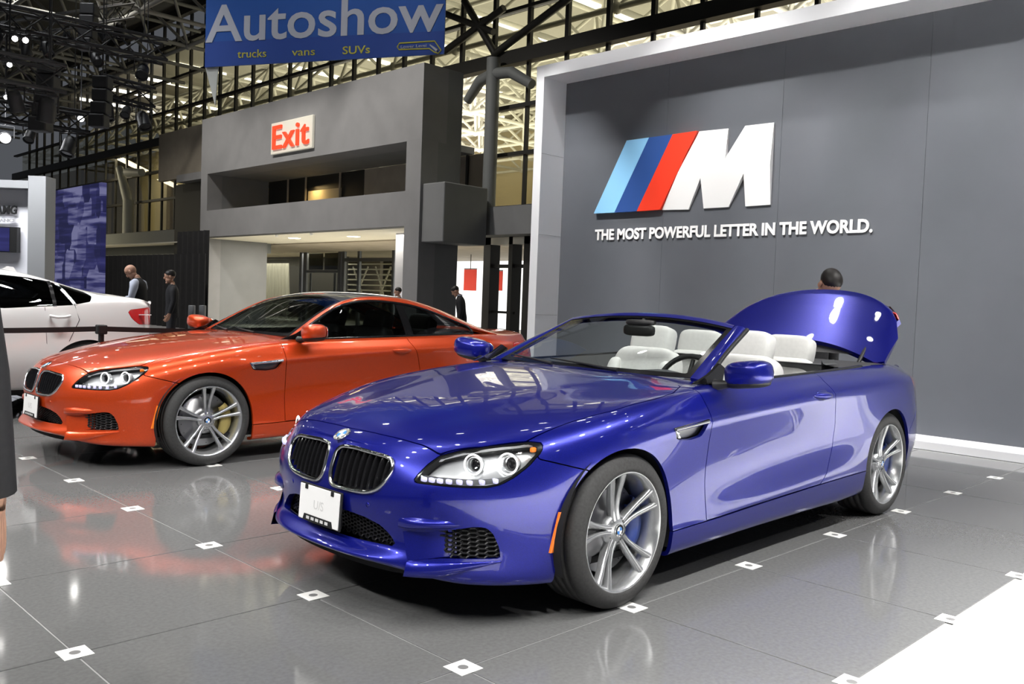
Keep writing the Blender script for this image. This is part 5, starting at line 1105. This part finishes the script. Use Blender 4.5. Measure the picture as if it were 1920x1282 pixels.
# ================================================================== white sport utility car behind the orange coupe
WX, WY = .87, 8.08
def wcar():
    car = empty('utility_car', (WX, WY, 0), PI); tag(car, 'white coupe-backed utility car behind the orange coupe', 'car')
    K = lambda d: (sorted(d), [d[k] for k in sorted(d)])
    roof = {-1.0: 1.175, -.93: 1.215, -.77: 1.235, -.45: 1.275, -.25: 1.325, -.05: 1.385, .12: 1.432, .52: 1.492, 1.0: 1.55, 1.5: 1.58, 1.9: 1.54, 2.5: 1.24, 2.75: 1.15, 3.4: 1.04, 3.74: .86}
    belt_ = {-1.0: 1.16, -.77: 1.20, -.3: 1.185, 0: 1.155, .5: 1.12, 1.5: 1.09, 2.6: 1.06, 3.2: .98, 3.74: .78}
    wid = {-1.0: .80, -.93: .88, -.80: .94, -.5: .985, 0: 1.0, 2.6: 1.0, 3.2: .95, 3.55: .84, 3.74: .62}
    red = {-1.0: .78, -.77: .76, -.2: .68, .5: .65, 1.5: .64, 2.2: .70, 2.7: .84, 3.74: .6}
    xs = np.concatenate([np.linspace(-1.0, -.75, 14), np.linspace(-.73, 3.74, 120)]); f = lambda d: gsm(pchip(*K(d), xs), 2.5); R_, B_, W_, E_ = f(roof), f(belt_), f(wid), f(red)
    G = []
    for i, x in enumerate(xs):
        w = W_[i]; b = B_[i]; r = max(R_[i], b+.012); e = E_[i]; low = .30+.12*max(0, (-x-.55))/.45
        ctrl = np.array([(.80*w, low-.03), (.885*w, low), (.945*w, low+.08), (.985*w, .60), (.972*w, .82), (.968*w, .98), (.945*w, b-.03), (.915*w, b), ((.915*w+e)/2+.012, (b+r)/2+.004), (e, r-.028), (e*.72, r-.004), (e*.36, r+.006), (0, r+.008)])
        t = np.linspace(0, len(ctrl)-1, 61); row = np.stack([pchip(range(len(ctrl)), ctrl[:, k], t) for k in (0, 1)], 1); row = gsm(row, 1.2); row[-1, 0] = 0; G.append([(x, a, c) for a, c in row])
    G = np.array(G); N_ = normals(G); nu, nv = G.shape[:2]; F = [(i*nv+j, (i+1)*nv+j, (i+1)*nv+j+1, i*nv+j+1) for i in range(nu-1) for j in range(nv-1)]; V = G.reshape(-1, 3); NN = N_.reshape(-1, 3)
    k = 60*nv+20
    if NN[k][1] < 0: NN = -NN
    a = F[60*(nv-1)+20]
    if np.cross(V[a[1]]-V[a[0]], V[a[2]]-V[a[1]])[1] < 0: F = [q[::-1] for q in F]
    pm = PM(V, NN, F); pm = clip(pm, lambda v: .40-np.where(v[:, 2] < .38, np.abs(v[:, 0]+.30), np.hypot(v[:, 0]+.30, v[:, 2]-.38))); pm = clip(pm, lambda v: .43-np.where(v[:, 2] < .38, np.abs(v[:, 0]-2.93), np.hypot(v[:, 0]-2.93, v[:, 2]-.38)))
    def P2(pts, yy=7.22): return [((WX-q.x), q.z) for q in (on_y(x, y, yy) for x, y in pts)]
    win = P2([(-30, 511), (0, 513.5), (60, 520), (98, 527), (140, 538), (163, 547), (172, 555), (165, 565), (130, 571.5), (0, 577), (-30, 578)]); fx = [(.55+.0, win[0][1])]
    win = [(2.35, 1.20), (1.9, 1.47), (1.3, 1.50), (.8, 1.475)]+[w for w in win if w[0] < .62]+[(.8, 1.125), (2.0, 1.10)]
    tail = P2([(238, 581), (284, 577), (300, 578), (300, 610), (262, 608), (247, 597)], 7.16)
    fw = lambda v: sdp(v[:, [0, 2]], win); ft = lambda v: sdp(v[:, [0, 2]], tail)+np.where(v[:, 1] < .5, 9, 0)
    link('body', panel('body', both(clip(clip(pm, outside(fw, .001)), outside(ft, .001))), .02), 'white_paint', car)
    me = panel('side_window', clip(pm, inside(fw, .001)), 0, -.003)
    for m_ in (me, mirror_mesh(me)): link('side_window', m_, 'privacy', car)
    me = panel('tail_lamp', clip(pm, inside(ft, .001)), .01, .002)
    for m_ in (me, mirror_mesh(me)): link('tail_lamp', m_, 'red_lens', car)
    def onbody(x, z): d = np.hypot(V[:, 0]-x, V[:, 2]-z); return V[int(np.argmin(d)), 1]
    for pts in (((300-200, 527), (98, 574)), ((114, 531), (136, 572))):
        q = P2(pts); mb = MB(); G2 = []
        for t in np.linspace(0, 1, 8): x = q[0][0]*(1-t)+q[1][0]*t; z = q[0][1]*(1-t)+q[1][1]*t; y = onbody(x, z); G2.append([(x-.018, y+.003, z), (x+.018, y+.003, z)])
        mb.grid(G2); mb.build('window_pillar', 'alloy' if pts[0][0] > 110 else 'gloss_black', car)
    q = P2([(94, 592), (132, 592)], 7.1); mb = MB(); y = .985; mb.tube([(q[0][0], y-.01, q[0][1]), (q[0][0]-.06, y+.035, q[0][1]-.012), (q[1][0]+.06, y+.035, q[1][1]-.012), (q[1][0], y-.01, q[1][1])], .014, 8); mb.build('door_handle', 'white_paint', car)
    q = P2([(262, 590), (290, 590)], 7.16); mb = MB(); mb.box(max(q[1][0], -.965), q[0][0], onbody(q[0][0], 1.0)-.01, onbody(q[0][0], 1.0)+.006, q[0][1]-.004, q[0][1]+.004); mb.build('lamp_bar', 'white', car)
    for pts, nm in (([(86, 576), (88, 640), (92, 700)], 'door_seam'), ([(142, 570), (150, 600), (130, 640)], 'door_seam')):
        q = P2(pts, 7.1); mb = MB(); mb.tube([(x, onbody(x, z)+.001, z) for x, z in q], .003, 4); mb.build(nm, 'dark', car)
    mb = MB(); mb.prism([(.28, 1.455), (.10, 1.435), (.14, 1.50), (.20, 1.505)], 'y', -.02, .02); mb.build('roof_fin', 'white_paint', car)
    mb = MB(); mb.bev(-.85, 3.6, -.82, .82, .22, .75, .05); mb.build('underbody', 'dark', car)
    mb = MB(); G2 = [[(-1.0+.0, s_*.80*.985*w, z) for w in np.linspace(0, 1, 6)] for s_ in (1,) for z in (.36, .8, 1.14)]; mb.grid(G2); me = mb.mesh('tail_panel')
    for m_ in (me, mirror_mesh(me)): link('tail_panel', m_, 'white_paint', car)
    mb = MB(); mb.bev(2.35, -.65, -.62, .62, .9, 1.12, .05); mb.build('cabin_block', 'black_leather', car)
    for x in (-.30, 2.93):
        for s_ in (1, -1): w = add_wheel(car, x, s_, 'caliper_blue', 90, 1.11, .955, 'alloy_dark', .343)
    return car
WHITE = wcar()
# ---- belt barrier in front of the white car
def stanchion(x, y, label):
    t = empty('barrier_post', (x, y, 0)); tag(t, label, 'barrier post'); mb = MB(); mb.lathe([(0, 0), (.17, 0), (.17, .012), (.05, .03), (.03, .05)], 'z', 28); mb.build('base', 'rig', t); mb = MB(); mb.lathe([(.026, .03), (.026, .90)], 'z', 16); mb.build('post', 'rig', t); mb = MB(); mb.bev(-.045, .045, -.045, .045, .875, .965, .012); mb.build('belt_head', 'rig', t); return t
stanchion(1.035, 6.4, 'black barrier post between the orange coupe and the white car'); stanchion(-1.3, 6.4, 'black barrier post beside the nose of the white car'); stanchion(3.4, 6.4, 'black barrier post behind the orange coupe cabin')
for a, b, l in ((-1.25, .985, 'black barrier belt stretched past the white car side'), (1.085, 3.35, 'black barrier belt stretched behind the white car tail')):
    mb = MB(); mb.grid([[(x, 6.4+o_, .925-.02*math.sin(PI*(x-a)/(b-a))+z) for z, o_ in ((-.024, 0), (.024, 0), (.024, .003), (-.024, .003), (-.024, 0))] for x in np.linspace(a, b, 14)], False); tag(mb.build('barrier_belt', 'rig'), l, 'barrier belt')
# ================================================================== people
def skinned(name, V, E, R, sub=2):
    me = bpy.data.meshes.new(name); me.from_pydata([tuple(v) for v in V], E, []); o = bpy.data.objects.new(name, me); COL.objects.link(o); o.modifiers.new('Skin', 'SKIN')
    for i, r in enumerate(R): me.skin_vertices[0].data[i].radius = r if isinstance(r, tuple) else (r, r)
    me.skin_vertices[0].data[0].use_root = True; s_ = o.modifiers.new('Sub', 'SUBSURF'); s_.levels = s_.render_levels = sub
    out = bpy.data.meshes.new_from_object(o.evaluated_get(bpy.context.evaluated_depsgraph_get())); bpy.data.objects.remove(o); bpy.data.meshes.remove(me); out.polygons.foreach_set('use_smooth', [True]*len(out.polygons)); return out
def head_mesh(c, pitch, bald):
    mb = MB(); R = Matrix.Rotation(math.radians(pitch), 3, 'Y'); piv = Vector(c)+Vector((-.02, 0, -.09))
    t = MB(); t.sq((0, 0, .03), (.20, .158, .19), .95, .95, None, 16, 24); t.sq((.022, 0, -.055), (.145, .125, .135), .9, .9, None, 12, 20); t.sq((.100, 0, -.010), (.045, .032, .055), .9, .9, None, 8, 10); t.sq((.088, 0, -.068), (.026, .052, .018), .8, .9, None, 6, 10); t.sq((.078, 0, -.105), (.05, .06, .045), .9, .9, None, 8, 10)
    for s_ in (1, -1): t.sq((-.005, s_*.082, -.005), (.045, .022, .066), .9, .9, None, 8, 10); t.sq((.086, s_*.034, .022), (.018, .030, .016), .9, .9, None, 6, 8)
    P = [R @ (Vector(v)+Vector((.02, 0, .09)))+piv for v in t.v]; return P, t.f, R, piv
def person(loc, rz, h, label, pitch=10, lean=0, bald=False, top='suit', vest=None, legs='trousers', arm=(( -.02, .235, 1.16), (.05, .245, .92)), arm2=None, hand_curl=25, hair='hair', collar=False):
    p = empty('person', loc, rz); k = h/1.76; p.scale = (k, k, k); tag(p, label, 'person'); Ln = Matrix.Rotation(math.radians(lean), 3, 'Y')
    def L(v): v = Vector(v); return Ln @ (v-Vector((0, 0, .95)))+Vector((0, 0, .95)) if v.z > .95 else v
    a1 = arm; a2 = arm2 or arm; V = [(0, 0, .95), (.0, 0, 1.10), (0, 0, 1.30), (-.01, 0, 1.44), (0, 0, 1.50), (.005, 0, 1.56)]; E = [(i, i+1) for i in range(5)]; Rr = [.085, .085, .09, .06, .052, .050]
    for s_, A in ((1, a1), (-1, a2)):
        i = len(V); V += [(-.01, s_*.165, 1.425), (A[0][0], s_*A[0][1], A[0][2]), (A[1][0], s_*A[1][1], A[1][2])]; E += [(3, i), (i, i+1), (i+1, i+2)]; Rr += [.040, .036, .029]
        w = Vector(V[-1]); d = (w-Vector(V[-2])).normalized(); i2 = len(V)-1; side = Vector((1, 0, 0)); side = (side-d*side.dot(d)).normalized()
        for q, (off, ln, r) in enumerate(((.026, .085, .0095), (.009, .095, .010), (-.009, .090, .0095), (-.026, .072, .0085))):
            j = len(V); V += [w+d*.055+side*off*.8, w+d*.092+side*off, w+d*(.092+ln*.5)+side*off+Vector((.012, -s_*.006, 0)), w+d*(.092+ln*.92)+side*off+Vector((.03, -s_*.016, .004))]; E += [(i2, j), (j, j+1), (j+1, j+2), (j+2, j+3)]; Rr += [.014, r*1.15, r, r*.85]
        j = len(V); V += [w+d*.04+side*.030, w+d*.072+side*.046+Vector((.006, -s_*.008, 0)), w+d*.098+side*.047+Vector((.012, -s_*.012, 0))]; E += [(i2, j), (j, j+1), (j+1, j+2)]; Rr += [.013, .011, .009]
    for s_ in (1, -1): i = len(V); V += [(0, s_*.09, .90), (.02, s_*.10, .50), (-.01, s_*.10, .10), (.09, s_*.115, .045)]; E += [(0, i), (i, i+1), (i+1, i+2), (i+2, i+3)]; Rr += [.070, .050, .038, .030]
    V = [L(v) for v in V]; me = skinned('body', V, E, Rr)
    hp, hf, hR, piv = head_mesh(L((.03, 0, 1.645)), pitch+lean, bald); mb = MB(); mb.add([v.co for v in me.vertices], [tuple(f.vertices) for f in me.polygons], True); mb.add(hp, hf, True); bpy.data.meshes.remove(me)
    mb.build('body', 'skin', p)
    # clothing: jacket or shirt over torso and arms, trousers, shoes, hair
    RG = [(.84, .128, .176), (.95, .126, .172), (1.08, .118, .160), (1.20, .122, .168), (1.30, .126, .180), (1.38, .118, .182), (1.43, .098, .160), (1.465, .078, .105), (1.495, .062, .068)]
    def torso(gr, n0=0): mb = MB(); mb.grid([[L((rx*gr*math.cos(2*PI*q/24), ry*gr*math.sin(2*PI*q/24), z)) for q in range(25)] for z, rx, ry in RG[n0:]]); return mb
    mb = torso(1.0)
    for s_, A in ((1, a1), (-1, a2)): e_ = Vector((A[0][0], s_*A[0][1], A[0][2])); w_ = Vector((A[1][0], s_*A[1][1], A[1][2])); mb.tube([L(v) for v in (Vector((-.01, s_*.11, 1.415)), Vector((-.01, s_*.17, 1.395)), Vector((-.012, s_*.20, 1.33)), e_, e_.lerp(w_, .5), e_.lerp(w_, .985))], [.068, .078, .070, .056, .052, .047], 14)
    mb.build('jacket' if top == 'suit' else 'shirt', top, p)
    if vest: torso(1.07).build('vest', vest, p)
    if collar: mb = MB(); mb.lathe([(.062, -.02), (.070, .035)], 'z', 16, L((0, 0, 1.50))); mb.build('collar', 'shirt', p)
    mb = MB(); mb.grid([[(rx*math.cos(2*PI*q/24), ry*math.sin(2*PI*q/24), z) for q in range(25)] for z, rx, ry in ((1.0, .11, .155), (.93, .118, .165), (.86, .115, .165), (.80, .06, .10))])
    for s_ in (1, -1): mb.tube([(0, s_*.075, .92), (.005, s_*.088, .78), (.02, s_*.10, .50), (.0, s_*.10, .25), (-.005, s_*.10, .075)], [.10, .094, .074, .066, .068], 14)
    mb.build('trousers', legs, p)
    for s_ in (1, -1): mb = MB(); mb.sq((.045, s_*.11, .045), (.27, .10, .09), .6, .7, None, 8, 18); mb.build('shoe', 'shoe', p)
    if not bald:
        t = MB(); t.sq((-.012, 0, .052), (.208, .170, .175), .95, .95, None, 14, 22); q = [v for v in t.v]; V2 = [hR @ (Vector(v)+Vector((.02, 0, .09)))+piv for v in q]; F2 = [f for f in t.f if max(q[i][2] for i in f) > .045 or (sum(q[i][0] for i in f)/len(f) < -.02 and min(q[i][2] for i in f) > -.05)]
        mb = MB(); mb.add(V2, F2, True); mb.build('hair', hair, p)
    return p
def gp(x, d): q = at_depth(x, 600, d); return (q.x, q.y, 0)
PL = math.atan2(-Rh.y, -Rh.x)       # facing towards picture left
q = at_depth(-33, 757, 1.95); person((q.x-Rh.x*.27, q.y-Rh.y*.27, 0.004 if q.y < -1.03 else 0), YAW+.25, 1.76, 'man in a long-sleeved black jacket standing before the orange coupe nose', arm=((-.02, .245, 1.13), (.02, .262, .845)))
person(gp(262, 15.5), PL, 1.76, 'bald man in dark vest and pale shirt looking down behind the white car', 38, 6, True, 'shirt', 'suit', arm=((.04, .22, 1.16), (.26, .16, 1.10)))
person(gp(322, 16.5), PL+.4, 1.66, 'person all in black standing behind the bald man', 10, 0, False)
person(gp(866, 21.0), PL, 1.66, 'man in dark suit with bowed head by the portal pier', 30, 8, False, collar=True)
person((5.13, 1.28, 0), YAW+PI+.3, 1.755, 'dark-haired man bent forward behind the raised boot lid', 42, 10, False, arm=((-.02, .235, 1.12), (.0, .25, .80)))
person(gp(747, 23), PL, 1.56, 'dark-haired visitor standing inside the portal entrance', 5, 0, False)
